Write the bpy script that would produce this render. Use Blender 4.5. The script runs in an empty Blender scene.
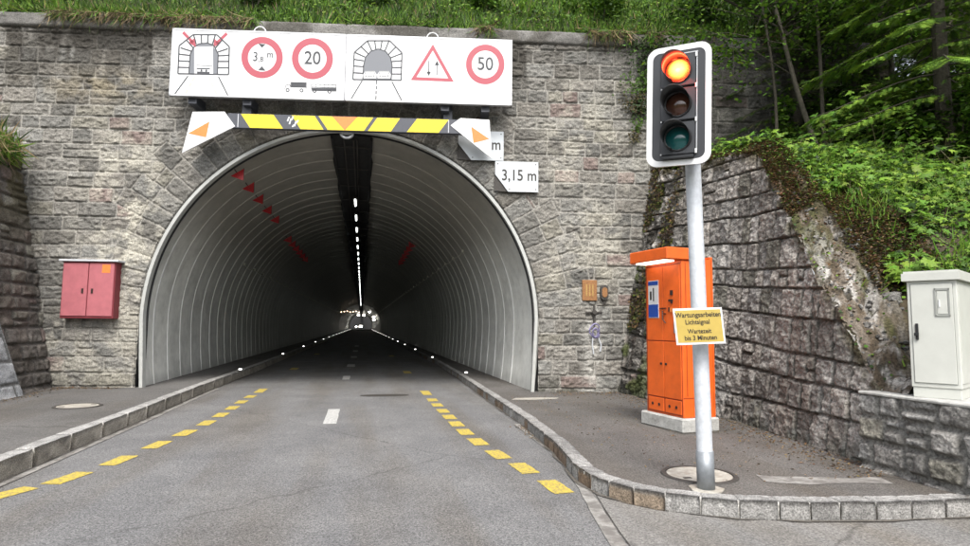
import bpy, math, numpy as np
from mathutils import Matrix, Vector
SC = bpy.context.scene
COL = SC.collection
# ------------------------------------------------------------------ camera
HEYE = 1.6
yaw = math.atan(122/600.); pitch = math.atan(53.2/600.); roll = 0.010
FW = np.array([math.sin(yaw)*math.cos(pitch), math.cos(yaw)*math.cos(pitch), math.sin(pitch)])
R0 = np.array([math.cos(yaw), -math.sin(yaw), 0.]); U0 = np.cross(R0, FW)
CR = R0*math.cos(roll)+U0*math.sin(roll); CU = -R0*math.sin(roll)+U0*math.cos(roll)
cd = bpy.data.cameras.new('camera'); cam = bpy.data.objects.new('camera', cd); COL.objects.link(cam)
cd.sensor_width = 36; cd.lens = 600/970*36; cd.clip_start = .05; cd.clip_end = 1000
m = Matrix.Identity(4)
for i in range(3): m[i][0], m[i][1], m[i][2] = CR[i], CU[i], -FW[i]
m[0][3], m[1][3], m[2][3] = 0, 0, HEYE
cam.matrix_world = m; SC.camera = cam
# ------------------------------------------------------------------ light
SUN_EL, SUN_AZ = math.radians(52), math.radians(188)      # azimuth clockwise from +Y
w = bpy.data.worlds.new('World'); SC.world = w; w.use_nodes = True
nt = w.node_tree; nt.nodes.clear()
sky = nt.nodes.new('ShaderNodeTexSky'); sky.sky_type = 'NISHITA'; sky.sun_disc = False
sky.sun_elevation = SUN_EL; sky.sun_rotation = SUN_AZ; sky.dust_density = 3.5; sky.air_density = .8; sky.ozone_density=.6
bg = nt.nodes.new('ShaderNodeBackground'); bg.inputs['Strength'].default_value = .15
wo = nt.nodes.new('ShaderNodeOutputWorld')
hsv = nt.nodes.new('ShaderNodeHueSaturation'); hsv.inputs['Saturation'].default_value = .35
nt.links.new(sky.outputs[0], hsv.inputs['Color']); nt.links.new(hsv.outputs[0], bg.inputs[0]); nt.links.new(bg.outputs[0], wo.inputs[0])
sd = bpy.data.lights.new('sun', 'SUN'); sun = bpy.data.objects.new('sun', sd); COL.objects.link(sun)
sd.energy = 1.3; sd.angle = math.radians(18); sd.color = (1, .96, .9)
sdir = Vector((math.sin(SUN_AZ)*math.cos(SUN_EL), math.cos(SUN_AZ)*math.cos(SUN_EL), math.sin(SUN_EL)))
sun.rotation_euler = sdir.to_track_quat('Z', 'Y').to_euler(); sun.location = (0, -10, 30)
SC.view_settings.view_transform = 'Standard'; SC.view_settings.look = 'None'
SC.view_settings.gamma = 1; SC.view_settings.use_curve_mapping = False
SC.view_settings.exposure = 1.2
# ------------------------------------------------------------------ numpy helpers
rng = np.random.default_rng(7)
TAB = rng.random((256, 256))
def vn(x, y, seed=0):
    x = np.asarray(x, float)+seed*17.31; y = np.asarray(y, float)+seed*9.77
    xi = np.floor(x).astype(int); yi = np.floor(y).astype(int); fx = x-xi; fy = y-yi
    fx = fx*fx*(3-2*fx); fy = fy*fy*(3-2*fy)
    a = TAB[xi & 255, yi & 255]; b = TAB[(xi+1) & 255, yi & 255]
    c = TAB[xi & 255, (yi+1) & 255]; d = TAB[(xi+1) & 255, (yi+1) & 255]
    return (a*(1-fx)+b*fx)*(1-fy)+(c*(1-fx)+d*fx)*fy
def fbm(x, y, o=4, seed=0):
    s = 0; a = .5; t = 0
    for i in range(o):
        s = s+a*vn(x*2**i, y*2**i, seed+i*3); t += a; a *= .55
    return s/t
def ss(a, b, x):
    t = np.clip((x-a)/(b-a), 0, 1); return t*t*(3-2*t)
def hsh(i, j, k=0): return TAB[(i*37+k*59+11) & 255, (j*53+k*31+7) & 255]
# ------------------------------------------------------------------ materials
def mat(name, col=(.5, .5, .5), rough=.6, metal=0, attr=False, noise=0, nscale=8, bump=0, bscale=40, emis=None, es=0,
        trans=0, detail=6, spec=.5, coat=0, dirt=0, dirtcol=(.12, .1, .08), dscale=3, bump2=0, b2scale=300, dlo=.5, dhi=.68):
    m = bpy.data.materials.new(name); m.use_nodes = True; n = m.node_tree; b = n.nodes['Principled BSDF']
    L = n.links.new
    b.inputs['Roughness'].default_value = rough; b.inputs['Metallic'].default_value = metal
    b.inputs['Specular IOR Level'].default_value = spec; b.inputs['Coat Weight'].default_value = coat
    tc = n.nodes.new('ShaderNodeTexCoord'); co = tc.outputs['Object']
    def nz(sc, det=detail, ro=.6):
        t = n.nodes.new('ShaderNodeTexNoise'); t.inputs['Scale'].default_value = sc; t.inputs['Detail'].default_value = det
        t.inputs['Roughness'].default_value = ro; L(co, t.inputs['Vector']); return t.outputs['Fac']
    if attr:
        a = n.nodes.new('ShaderNodeAttribute'); a.attribute_name = 'Col'; c = a.outputs['Color']
    else:
        r = n.nodes.new('ShaderNodeRGB'); r.outputs[0].default_value = (*col, 1); c = r.outputs[0]
    if noise:
        mr = n.nodes.new('ShaderNodeMapRange'); mr.inputs['From Min'].default_value = .3; mr.inputs['From Max'].default_value = .7
        mr.inputs['To Min'].default_value = 1-noise; mr.inputs['To Max'].default_value = 1+noise
        L(nz(nscale), mr.inputs['Value'])
        mx = n.nodes.new('ShaderNodeMix'); mx.data_type = 'RGBA'; mx.blend_type = 'MULTIPLY'; mx.inputs[0].default_value = 1
        L(c, mx.inputs[6]); L(mr.outputs[0], mx.inputs[7]); c = mx.outputs[2]
    if dirt:
        mr = n.nodes.new('ShaderNodeMapRange'); mr.inputs['From Min'].default_value = dlo; mr.inputs['From Max'].default_value = dhi
        mr.inputs['To Max'].default_value = dirt; L(nz(dscale, 8, .7), mr.inputs['Value'])
        mx = n.nodes.new('ShaderNodeMix'); mx.data_type = 'RGBA'; L(mr.outputs[0], mx.inputs[0]); L(c, mx.inputs[6])
        mx.inputs[7].default_value = (*dirtcol, 1); c = mx.outputs[2]
    L(c, b.inputs['Base Color'])
    nrm = None
    for s, sc in ((bump, bscale), (bump2, b2scale)):
        if s:
            bp = n.nodes.new('ShaderNodeBump'); bp.inputs['Strength'].default_value = s; bp.inputs['Distance'].default_value = .02 if sc < 120 else .006
            L(nz(sc), bp.inputs['Height'])
            if nrm: L(nrm, bp.inputs['Normal'])
            nrm = bp.outputs[0]
    if nrm: L(nrm, b.inputs['Normal'])
    if emis:
        b.inputs['Emission Color'].default_value = (*emis, 1); b.inputs['Emission Strength'].default_value = es
    if trans:
        out = n.nodes['Material Output']; tl = n.nodes.new('ShaderNodeBsdfTranslucent'); L(c, tl.inputs['Color'])
        mxs = n.nodes.new('ShaderNodeMixShader'); mxs.inputs[0].default_value = trans
        L(b.outputs[0], mxs.inputs[1]); L(tl.outputs[0], mxs.inputs[2]); L(mxs.outputs[0], out.inputs[0])
    return m
M = {}
M['stone'] = mat('stone', attr=True, rough=.9, noise=.5, nscale=38, bump=.8, bscale=45, bump2=.8, b2scale=140, spec=.25, detail=9)
M['stone_near'] = mat('rough_stone', attr=True, rough=.92, noise=.6, nscale=34, bump=.9, bscale=34, bump2=.5, b2scale=180, spec=.25, detail=9)
M['kerb'] = mat('kerb_granite', attr=True, rough=.85, noise=.65, nscale=70, bump=.5, bscale=60, spec=.3)
M['leaf'] = mat('leaf', attr=True, rough=.55, trans=.3, spec=.3)
M['needle'] = mat('needle', attr=True, rough=.6, trans=.15, spec=.3)
M['bark'] = mat('bark', (.062, .055, .04), rough=.9, noise=.45, nscale=25, bump=.8, bscale=50)
M['soil'] = mat('soil', (.05, .038, .022), rough=.95, noise=.5, nscale=9, bump=.8, bscale=14, dirt=.6, dirtcol=(.035, .05, .015), dscale=2)
M['lining'] = mat('lining_panel', attr=True, rough=.42, noise=.14, nscale=3, spec=.5, dirt=.3, dirtcol=(.22, .225, .19), dscale=1.2)
M['lip'] = mat('lining_seam', attr=True, rough=.3, metal=.2)
M['duct'] = mat('crown_duct', (.018, .018, .018), rough=.9, noise=.5, nscale=12)
M['black'] = mat('black_rubber', (.012, .012, .013), rough=.8)
M['white'] = mat('white_paint', (.72, .73, .74), rough=.45, noise=.04, nscale=3, dirt=.25, dirtcol=(.5, .5, .47), dscale=2)
M['signframe'] = mat('sign_frame', (.5, .51, .52), rough=.4, metal=.5)
M['galv'] = mat('galvanised_steel', (.6, .63, .67), rough=.5, metal=.15, noise=.12, nscale=24, dirt=.25, dirtcol=(.4, .42, .44), dscale=10)
M['galvdark'] = mat('dull_steel', (.26, .28, .3), rough=.5, metal=.5, noise=.15, nscale=20)
M['grey_ink'] = mat('grey_ink', (.045, .048, .055), rough=.6)
M['mid_ink'] = mat('mid_grey_ink', (.17, .18, .2), rough=.6)
M['pale_ink'] = mat('pale_grey_ink', (.55, .57, .6), rough=.6)
M['faded_red'] = mat('faded_red', (.38, .065, .09), rough=.5)
M['red'] = mat('red_reflector', (.42, .012, .018), rough=.4)
M['yellow'] = mat('yellow_paint', (.75, .58, .02), rough=.45, noise=.05)
M['anthracite'] = mat('anthracite', (.06, .065, .08), rough=.45, noise=.1)
M['orange_tri'] = mat('orange_film', (.72, .22, .05), rough=.5, noise=.1, nscale=20)
M['pale_yellow'] = mat('pale_yellow_paint', (.75, .68, .4), rough=.5)
M['boxred'] = mat('faded_red_paint', (.42, .13, .15), rough=.55, noise=.12, nscale=6, dirt=.3, dirtcol=(.42, .14, .15), dscale=5)
M['boxreddark'] = mat('dark_red_paint', (.2, .03, .04), rough=.6)
M['orange'] = mat('orange_paint', (.72, .12, .014), rough=.5, noise=.1, nscale=4, dirt=.35, dirtcol=(.5, .09, .02), dscale=7)
M['orange_seam'] = mat('orange_seam', (.3, .04, .008), rough=.6)
M['darkslot'] = mat('dark_slot', (.03, .015, .012), rough=.6)
M['concrete'] = mat('concrete', (.42, .42, .4), rough=.9, noise=.25, nscale=14, bump=.5, bscale=40, dirt=.5, dirtcol=(.22, .21, .19), dscale=5)
M['cabgrey'] = mat('grey_cabinet_paint', (.53, .54, .5), rough=.5, noise=.05, nscale=5, dirt=.15, dirtcol=(.4, .4, .36), dscale=4)
M['cabtrim'] = mat('grey_cabinet_trim', (.28, .29, .27), rough=.5)
M['plastic'] = mat('black_plastic', (.02, .021, .023), rough=.35)
M['housing'] = mat('signal_housing', (.035, .037, .042), rough=.38)
M['lens_red_off'] = mat('amber_lens_unlit', (.06, .022, .012), rough=.15, coat=.6)
M['lens_green_off'] = mat('green_lens_unlit', (.006, .085, .085), rough=.15, coat=.6)
M['blue'] = mat('blue_print', (.02, .07, .35), rough=.4)
M['notice'] = mat('notice_yellow', (.46, .34, .08), rough=.5, noise=.06, nscale=14)
M['ink'] = mat('black_ink', (.03, .025, .02), rough=.6)
M['rust'] = mat('rusty_orange', (.27, .13, .05), rough=.8, noise=.4, nscale=40)
M['iron'] = mat('cast_iron', (.05, .045, .04), rough=.7, noise=.3, nscale=30, bump=.3)
M['lamp'] = mat('lamp_tube', (.9, .9, .9), emis=(.95, 1, .96), es=5)
M['stud'] = mat('kerb_stud_light', (.9, .9, .9), emis=(1, .98, .92), es=3.0)
M['warm'] = mat('warm_lamp', (.9, .8, .6), emis=(1, .72, .5), es=3)
M['cool'] = mat('deep_glow', (.9, .9, .9), emis=(1, .95, .85), es=9)
M['canopy_lamp'] = mat('canopy_lamp', (.9, .85, .75), emis=(1, .86, .68), es=1.6)
M['cable'] = mat('cable', (.5, .5, .42), rough=.5)
# lit signal lens: hot yellow centre, red rim (it gives off light)
def lens_mat():
    m = mat('red_lens_lit', (.6, .05, .02), rough=.2); n = m.node_tree; L = n.links.new; b = n.nodes['Principled BSDF']
    a = n.nodes.new('ShaderNodeAttribute'); a.attribute_name = 'Col'
    wv = n.nodes.new('ShaderNodeTexNoise'); wv.inputs['Scale'].default_value = 30
    sep = n.nodes.new('ShaderNodeSeparateColor'); L(a.outputs['Color'], sep.inputs[0])
    ad = n.nodes.new('ShaderNodeMath'); ad.operation = 'MULTIPLY_ADD'; L(wv.outputs['Fac'], ad.inputs[0]); ad.inputs[1].default_value = .45; L(sep.outputs[0], ad.inputs[2])
    cr = n.nodes.new('ShaderNodeValToRGB'); e = cr.color_ramp.elements
    e[0].position = .48; e[0].color = (1, .86, .3, 1); e[1].position = 1.15 if False else 1.0; e[1].color = (.55, .01, .005, 1)
    x = e.new(.74); x.color = (1, .58, .09, 1); x = e.new(.9); x.color = (.9, .05, .01, 1)
    L(ad.outputs[0], cr.inputs[0]); L(cr.outputs[0], b.inputs['Emission Color']); b.inputs['Emission Strength'].default_value = .75
    return m
M['lens_lit'] = lens_mat()
def asphalt(name, c1, c2, grain=.45, patch=(.5, .62), gs=130, crack=0):
    m = bpy.data.materials.new(name); m.use_nodes = True; n = m.node_tree; b = n.nodes['Principled BSDF']; L = n.links.new
    tc = n.nodes.new('ShaderNodeTexCoord')
    def nz(sc, det=5, ro=.6):
        t = n.nodes.new('ShaderNodeTexNoise'); t.inputs['Scale'].default_value = sc; t.inputs['Detail'].default_value = det
        t.inputs['Roughness'].default_value = ro; L(tc.outputs['Object'], t.inputs['Vector']); return t.outputs['Fac']
    r = n.nodes.new('ShaderNodeValToRGB'); r.color_ramp.elements[0].position = patch[0]-.15; r.color_ramp.elements[1].position = patch[1]+.05
    r.color_ramp.elements[0].color = (*c1, 1); r.color_ramp.elements[1].color = (*c2, 1); L(nz(.9, 8, .65), r.inputs[0])
    v = n.nodes.new('ShaderNodeTexVoronoi'); v.inputs['Scale'].default_value = gs; L(tc.outputs['Object'], v.inputs['Vector'])
    sep = n.nodes.new('ShaderNodeSeparateColor'); L(v.outputs['Color'], sep.inputs[0])
    mr = n.nodes.new('ShaderNodeMapRange'); mr.inputs['To Min'].default_value = 1-grain; mr.inputs['To Max'].default_value = 1+grain
    L(sep.outputs[0], mr.inputs[0])
    mx = n.nodes.new('ShaderNodeMix'); mx.data_type = 'RGBA'; mx.blend_type = 'MULTIPLY'; mx.inputs[0].default_value = 1
    L(r.outputs[0], mx.inputs[6]); L(mr.outputs[0], mx.inputs[7])
    mr2 = n.nodes.new('ShaderNodeMapRange'); mr2.inputs['From Min'].default_value = .3; mr2.inputs['From Max'].default_value = .7
    mr2.inputs['To Min'].default_value = .7; mr2.inputs['To Max'].default_value = 1.3; L(nz(40, 4), mr2.inputs[0])
    mx2 = n.nodes.new('ShaderNodeMix'); mx2.data_type = 'RGBA'; mx2.blend_type = 'MULTIPLY'; mx2.inputs[0].default_value = 1
    L(mx.outputs[2], mx2.inputs[6]); L(mr2.outputs[0], mx2.inputs[7]); c = mx2.outputs[2]
    # long faint tyre stains
    mp = n.nodes.new('ShaderNodeMapping'); mp.inputs['Scale'].default_value = (1.3, .16, 1); L(tc.outputs['Object'], mp.inputs[0]); ts = n.nodes.new('ShaderNodeTexNoise'); ts.inputs['Scale'].default_value = 1; ts.inputs['Detail'].default_value = 5; L(mp.outputs[0], ts.inputs['Vector'])
    mrt = n.nodes.new('ShaderNodeMapRange'); mrt.inputs['From Min'].default_value = .45; mrt.inputs['From Max'].default_value = .65; mrt.inputs['To Max'].default_value = .8; L(ts.outputs['Fac'], mrt.inputs[0])
    mxt = n.nodes.new('ShaderNodeMix'); mxt.data_type = 'RGBA'; mxt.blend_type = 'MULTIPLY'; L(mrt.outputs[0], mxt.inputs[0]); L(c, mxt.inputs[6]); mxt.inputs[7].default_value = (.80, .74, .66, 1); c = mxt.outputs[2]
    # dark blotches
    mr3 = n.nodes.new('ShaderNodeMapRange'); mr3.inputs['From Min'].default_value = .6; mr3.inputs['From Max'].default_value = .72; mr3.inputs['To Max'].default_value = .45
    L(nz(2.2, 8, .7), mr3.inputs[0])
    mx3 = n.nodes.new('ShaderNodeMix'); mx3.data_type = 'RGBA'; L(mr3.outputs[0], mx3.inputs[0]); L(c, mx3.inputs[6]); mx3.inputs[7].default_value = (c1[0]*.55, c1[1]*.52, c1[2]*.48, 1)
    c = mx3.outputs[2]
    if crack:
        v2 = n.nodes.new('ShaderNodeTexVoronoi'); v2.feature = 'DISTANCE_TO_EDGE'; v2.inputs['Scale'].default_value = crack
        ds = n.nodes.new('ShaderNodeTexNoise'); ds.inputs['Scale'].default_value = 3; ds.inputs['Detail'].default_value = 6; L(tc.outputs['Object'], ds.inputs['Vector'])
        vm = n.nodes.new('ShaderNodeMix'); vm.data_type = 'VECTOR'; vm.inputs[0].default_value = .25; L(tc.outputs['Object'], vm.inputs[4]); L(ds.outputs['Color'], vm.inputs[5])
        L(vm.outputs[1], v2.inputs['Vector'])
        mr4 = n.nodes.new('ShaderNodeMapRange'); mr4.inputs['From Max'].default_value = .012 if crack > .2 else .0016; mr4.inputs['To Min'].default_value = .45; mr4.inputs['To Max'].default_value = 0
        L(v2.outputs['Distance'], mr4.inputs[0])
        mx4 = n.nodes.new('ShaderNodeMix'); mx4.data_type = 'RGBA'; L(mr4.outputs[0], mx4.inputs[0]); L(c, mx4.inputs[6]); mx4.inputs[7].default_value = (.02, .018, .016, 1)
        c = mx4.outputs[2]
    L(c, b.inputs['Base Color']); b.inputs['Roughness'].default_value = .85; b.inputs['Specular IOR Level'].default_value = .35
    bp = n.nodes.new('ShaderNodeBump'); bp.inputs['Strength'].default_value = .5; bp.inputs['Distance'].default_value = .006
    L(v.outputs['Distance'], bp.inputs['Height']); bp2 = n.nodes.new('ShaderNodeBump'); bp2.inputs['Strength'].default_value = .4; bp2.inputs['Distance'].default_value = .01
    L(nz(60), bp2.inputs['Height']); L(bp.outputs[0], bp2.inputs['Normal']); L(bp2.outputs[0], b.inputs['Normal'])
    return m
M['road'] = asphalt('road_asphalt', (.135, .135, .137), (.185, .184, .182), grain=.55, crack=.13)
M['apron'] = asphalt('old_apron_asphalt', (.165, .162, .156), (.225, .22, .212), grain=.35, gs=90, crack=.5)
M['pave_right'] = asphalt('pavement_asphalt_right', (.098, .092, .086), (.138, .13, .122), grain=.45, gs=110)
M['pave_left'] = asphalt('pavement_asphalt_left', (.105, .102, .098), (.145, .14, .134), grain=.35, crack=.35)
def worn(name, col, under, amt=.5, sc=25):
    return mat(name, col, rough=.7, noise=.12, nscale=30, dirt=amt, dirtcol=under, dscale=sc, bump=.2, bscale=100, dlo=.40, dhi=.58)
M['road_yellow'] = worn('road_yellow', (.62, .47, .05), (.2, .17, .1), .8, 32)
M['road_white'] = worn('road_white', (.62, .62, .6), (.2, .2, .19), .8, 30)
M['gutter'] = worn('gutter_concrete', (.31, .3, .28), (.14, .13, .12), .9, 6)
M['lid'] = worn('concrete_lid', (.46, .44, .39), (.25, .22, .18), .7, 9)
# ------------------------------------------------------------------ object helpers
def raw_mesh(name, V, F, cols=None, mats=(), fmat=None, smooth=False):
    V = np.asarray(V, np.float32).reshape(-1, 3); me = bpy.data.meshes.new(name)
    if isinstance(F, np.ndarray):
        k = F.shape[1]; nf = len(F); me.vertices.add(len(V)); me.vertices.foreach_set('co', V.ravel())
        me.loops.add(nf*k); me.loops.foreach_set('vertex_index', F.astype(np.int32).ravel())
        me.polygons.add(nf); me.polygons.foreach_set('loop_start', np.arange(0, nf*k, k, dtype=np.int32))
        me.polygons.foreach_set('loop_total', np.full(nf, k, np.int32))
        me.update(calc_edges=True)
    else:
        me.from_pydata([tuple(map(float, v)) for v in V], [], [tuple(int(i) for i in f) for f in F]); me.update()
    if cols is not None:
        at = me.color_attributes.new('Col', 'FLOAT_COLOR', 'POINT')
        c4 = np.ones((len(V), 4), np.float32); c4[:, :3] = cols; at.data.foreach_set('color', c4.ravel())
    for mm in mats: me.materials.append(mm)
    if fmat is not None: me.polygons.foreach_set('material_index', np.asarray(fmat, np.int32))
    if smooth: me.polygons.foreach_set('use_smooth', np.ones(len(me.polygons), bool))
    return me
def link(name, me, parent=None):
    o = bpy.data.objects.new(name, me); COL.objects.link(o)
    if parent is not None:
        o.parent = parent
        if me is not None and not me.get('shifted'):
            # vertices are given in world space: bring them into the parent's space
            chain = Vector((0, 0, 0)); p = parent
            while p is not None: chain += p.location; p = p.parent
            me.transform(Matrix.Translation(-chain)); me['shifted'] = 1
    return o
def tag(o, label=None, cat=None, group=None, kind=None):
    if label: o['label'] = label
    if cat: o['category'] = cat
    if group: o['group'] = group
    if kind: o['kind'] = kind
    return o
def thing(name, label, cat, loc=(0, 0, 0), group=None):
    o = bpy.data.objects.new(name, None); COL.objects.link(o); o.location = loc; o.empty_display_size = .2
    return tag(o, label, cat, group)
def copy_tree(o, parent=None):
    c = o.copy(); COL.objects.link(c)
    if parent: c.parent = parent
    for ch in [x for x in o.children]: copy_tree(ch, c)
    return c
class MB:
    def __init__(s): s.v = []; s.f = []; s.n = 0; s.c = []
    def add(s, V, F, col=None):
        V = np.asarray(V, float).reshape(-1, 3); s.v.append(V); s.f += [tuple(i+s.n for i in f) for f in F]; s.n += len(V)
        s.c.append(np.tile(np.array(col if col is not None else (.5, .5, .5), float), (len(V), 1)))
        return s
    def box(s, o, ex, ey, ez, a, b, bev=0, col=None):
        # box spanning local a..b in frame (o, ex, ey, ez); chamfered edges when bev
        o = np.array(o, float); E = np.array([ex, ey, ez], float); a = np.array(a, float); b = np.array(b, float)
        if bev <= 0:
            P = [[(a, b)[i][0], (a, b)[j][1], (a, b)[k][2]] for i in (0, 1) for j in (0, 1) for k in (0, 1)]
            F = [(0, 1, 3, 2), (4, 6, 7, 5), (0, 4, 5, 1), (2, 3, 7, 6), (0, 2, 6, 4), (1, 5, 7, 3)]
        else:
            P = []; idx = {}
            for i in (0, 1):
                for j in (0, 1):
                    for k in (0, 1):
                        base = np.array([(a, b)[i][0], (a, b)[j][1], (a, b)[k][2]]); sg = np.array([1-2*i, 1-2*j, 1-2*k])
                        for ax in range(3):
                            q = base+sg*bev; q[ax] = base[ax]; idx[(i, j, k, ax)] = len(P); P.append(q)
            F = []
            def q4(l): F.append(tuple(l))
            for ax in range(3):
                for sd_ in (0, 1):
                    o1, o2 = [x for x in range(3) if x != ax]
                    l = []
                    for (p, q) in ((0, 0), (1, 0), (1, 1), (0, 1)):
                        c = [0, 0, 0]; c[ax] = sd_; c[o1] = p; c[o2] = q; l.append(idx[(*c, ax)])
                    q4(l)
            for ax in range(3):
                o1, o2 = [x for x in range(3) if x != ax]
                for p in (0, 1):
                    for q in (0, 1):
                        c0 = [0, 0, 0]; c0[o1] = p; c0[o2] = q; c1 = list(c0); c1[ax] = 1
                        q4([idx[(*c0, o1)], idx[(*c1, o1)], idx[(*c1, o2)], idx[(*c0, o2)]])
            for i in (0, 1):
                for j in (0, 1):
                    for k in (0, 1): q4([idx[(i, j, k, 0)], idx[(i, j, k, 1)], idx[(i, j, k, 2)]])
        return s.add(o+np.array(P)@E, F, col)
    def tube(s, pts, rad, n=12, caps=True, col=None):
        pts = np.array(pts, float); rad = np.broadcast_to(np.asarray(rad, float), (len(pts),)); V = []
        T = np.gradient(pts, axis=0); T /= np.linalg.norm(T, axis=1)[:, None]+1e-9
        up = np.array([0, 0, 1.]) if abs(T[0][2]) < .9 else np.array([1., 0, 0])
        for p, t, r in zip(pts, T, rad):
            x = np.cross(up, t); x /= np.linalg.norm(x)+1e-9; y = np.cross(t, x)
            for i in range(n):
                a = 2*math.pi*i/n; V.append(p+r*(math.cos(a)*x+math.sin(a)*y))
        F = [(k*n+i, k*n+(i+1) % n, (k+1)*n+(i+1) % n, (k+1)*n+i) for k in range(len(pts)-1) for i in range(n)]
        if caps: F += [tuple(range(n-1, -1, -1)), tuple(range((len(pts)-1)*n, len(pts)*n))]
        return s.add(V, F, col)
    def prism(s, P2, o, ex, ey, ez, z0, z1, col=None):
        P = [np.array(o)+np.array(ex)*p[0]+np.array(ey)*p[1]+np.array(ez)*z for z in (z0, z1) for p in P2]; n = len(P2)
        return s.add(P, [tuple(range(n-1, -1, -1)), tuple(range(n, 2*n))]+[(i, (i+1) % n, n+(i+1) % n, n+i) for i in range(n)], col)
    def build(s, name, m_, parent=None, smooth=False):
        me = raw_mesh(name, np.concatenate(s.v), s.f, np.concatenate(s.c), [m_])
        if smooth:
            for p in me.polygons: p.use_smooth = len(p.vertices) == 4
        return link(name, me, parent)
def leaf_mesh(name, P, N, yawv, size, cols, tmpl, mats, parent=None, asp=1.0):
    """P points, N unit axis the leaf faces, yaw spin, size per leaf, template verts (k,3) + faces"""
    TV, TF = tmpl; TV = np.array(TV, float); n = len(P)
    N = N/np.linalg.norm(N, axis=1)[:, None]
    a = np.where(np.abs(N[:, 2:3]) > .95, np.array([[1., 0, 0]]), np.array([[0, 0, 1.]]))
    X = np.cross(a, N); X /= np.linalg.norm(X, axis=1)[:, None]; Y = np.cross(N, X)
    c, s_ = np.cos(yawv)[:, None], np.sin(yawv)[:, None]; X2 = X*c+Y*s_; Y2 = -X*s_+Y*c
    size = np.asarray(size)[:, None, None]
    V = P[:, None, :]+size*(TV[None, :, 0:1]*X2[:, None, :]*asp+TV[None, :, 1:2]*Y2[:, None, :]+TV[None, :, 2:3]*N[:, None, :])
    k = len(TV); F = (np.array(TF)[None]+(np.arange(n)*k)[:, None, None]).reshape(-1, len(TF[0]))
    C = np.repeat(cols, k, axis=0)
    return link(name, raw_mesh(name, V.reshape(-1, 3), F, C, mats), parent)
T_OVAL = ([(0, 0, 0), (.28, .35, .07), (.22, .75, .05), (0, 1, -.05), (-.22, .75, .05), (-.28, .35, .07), (0, .5, 0)],
          [(0, 1, 6), (1, 2, 6), (2, 3, 6), (3, 4, 6), (4, 5, 6), (5, 0, 6)])
T_DIAM = ([(0, 0, 0), (.25, .5, .05), (0, 1, 0), (-.25, .5, .05)], [(0, 1, 2), (0, 2, 3)])
T_BLADE = ([(-.03, 0, 0), (.03, 0, 0), (-.024, .5, .06), (.024, .5, .06), (0, 1, .28)], [(0, 1, 3), (0, 3, 2), (2, 3, 4)])
def maple():
    ang = [-150, -115, -95, -60, -45, -28, 0, 28, 45, 60, 95, 115, 150]; rad = [.30, .38, .62, .35, .92, .45, 1.05, .45, .92, .35, .62, .38, .30]
    V = [(0, 0, 0)]+[(math.sin(math.radians(a))*r*.62, .3+math.cos(math.radians(a))*r*.62, .06*math.sin(a*.09)-.1*r*r) for a, r in zip(ang, rad)]
    V[0] = (0, .3, .03)
    return V, [(0, i, i+1) for i in range(1, 13)]
T_MAPLE = maple()
def sprig():
    V = []; F = []
    for i in range(9):
        y = i/9; L_ = .26*(1-.55*y)
        for sgn in (-1, 1):
            b = len(V); V += [(0, y-.02, 0), (sgn*L_, y+.14, .05*((i % 3)-1)), (0, y+.05, 0)]; F.append((b, b+1, b+2))
    b = len(V); V += [(-.03, 0, 0), (.03, 0, 0), (0, 1.12, -.03)]; F.append((b, b+1, b+2))
    return V, F
T_SPRIG = sprig()
GREEN = np.array([.085, .175, .018]); DGREEN = np.array([.026, .055, .010]); YGREEN = np.array([.17, .28, .03]); STRAW = np.array([.34, .26, .13])
def pal(n, mix, seed=0, var=.3):
    r = np.random.default_rng(seed); w_ = np.array([m_[1] for m_ in mix], float); w_ /= w_.sum()
    idx = r.choice(len(mix), n, p=w_); c = np.array([m_[0] for m_ in mix])[idx]
    return np.clip(c*(1+var*(r.random((n, 1))*2-1))*(1+.1*(r.random((n, 3))*2-1)), .003, 1)
def upnorm(n, r, tilt=.6):
    N = r.normal(size=(n, 3))*tilt; N[:, 2] = np.abs(N[:, 2])*.3+1; return N
# ------------------------------------------------------------------ key frames of the place
FE = np.array([.989, -.147, 0]); FE /= np.linalg.norm(FE); FN = np.array([FE[1], -FE[0], 0]); FP = np.array([3.9, 13.1, 0]); UP = np.array([0, 0, 1.])
UC, ZC, RA = -4.38, 1.70, 4.38            # arch centre on the facade and radius
def fpt(u, z, off=0): return FP+FE*u+UP*z+FN*off
XC = fpt(UC, 0)[0]; RT = RA*FE[0]         # tunnel axis x, tunnel radius
def fy(x): return FP[1]+(x-FP[0])/FE[0]*FE[1]          # y of the facade plane at x
PZ = .15; PZL = .205                      # pavement levels
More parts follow.
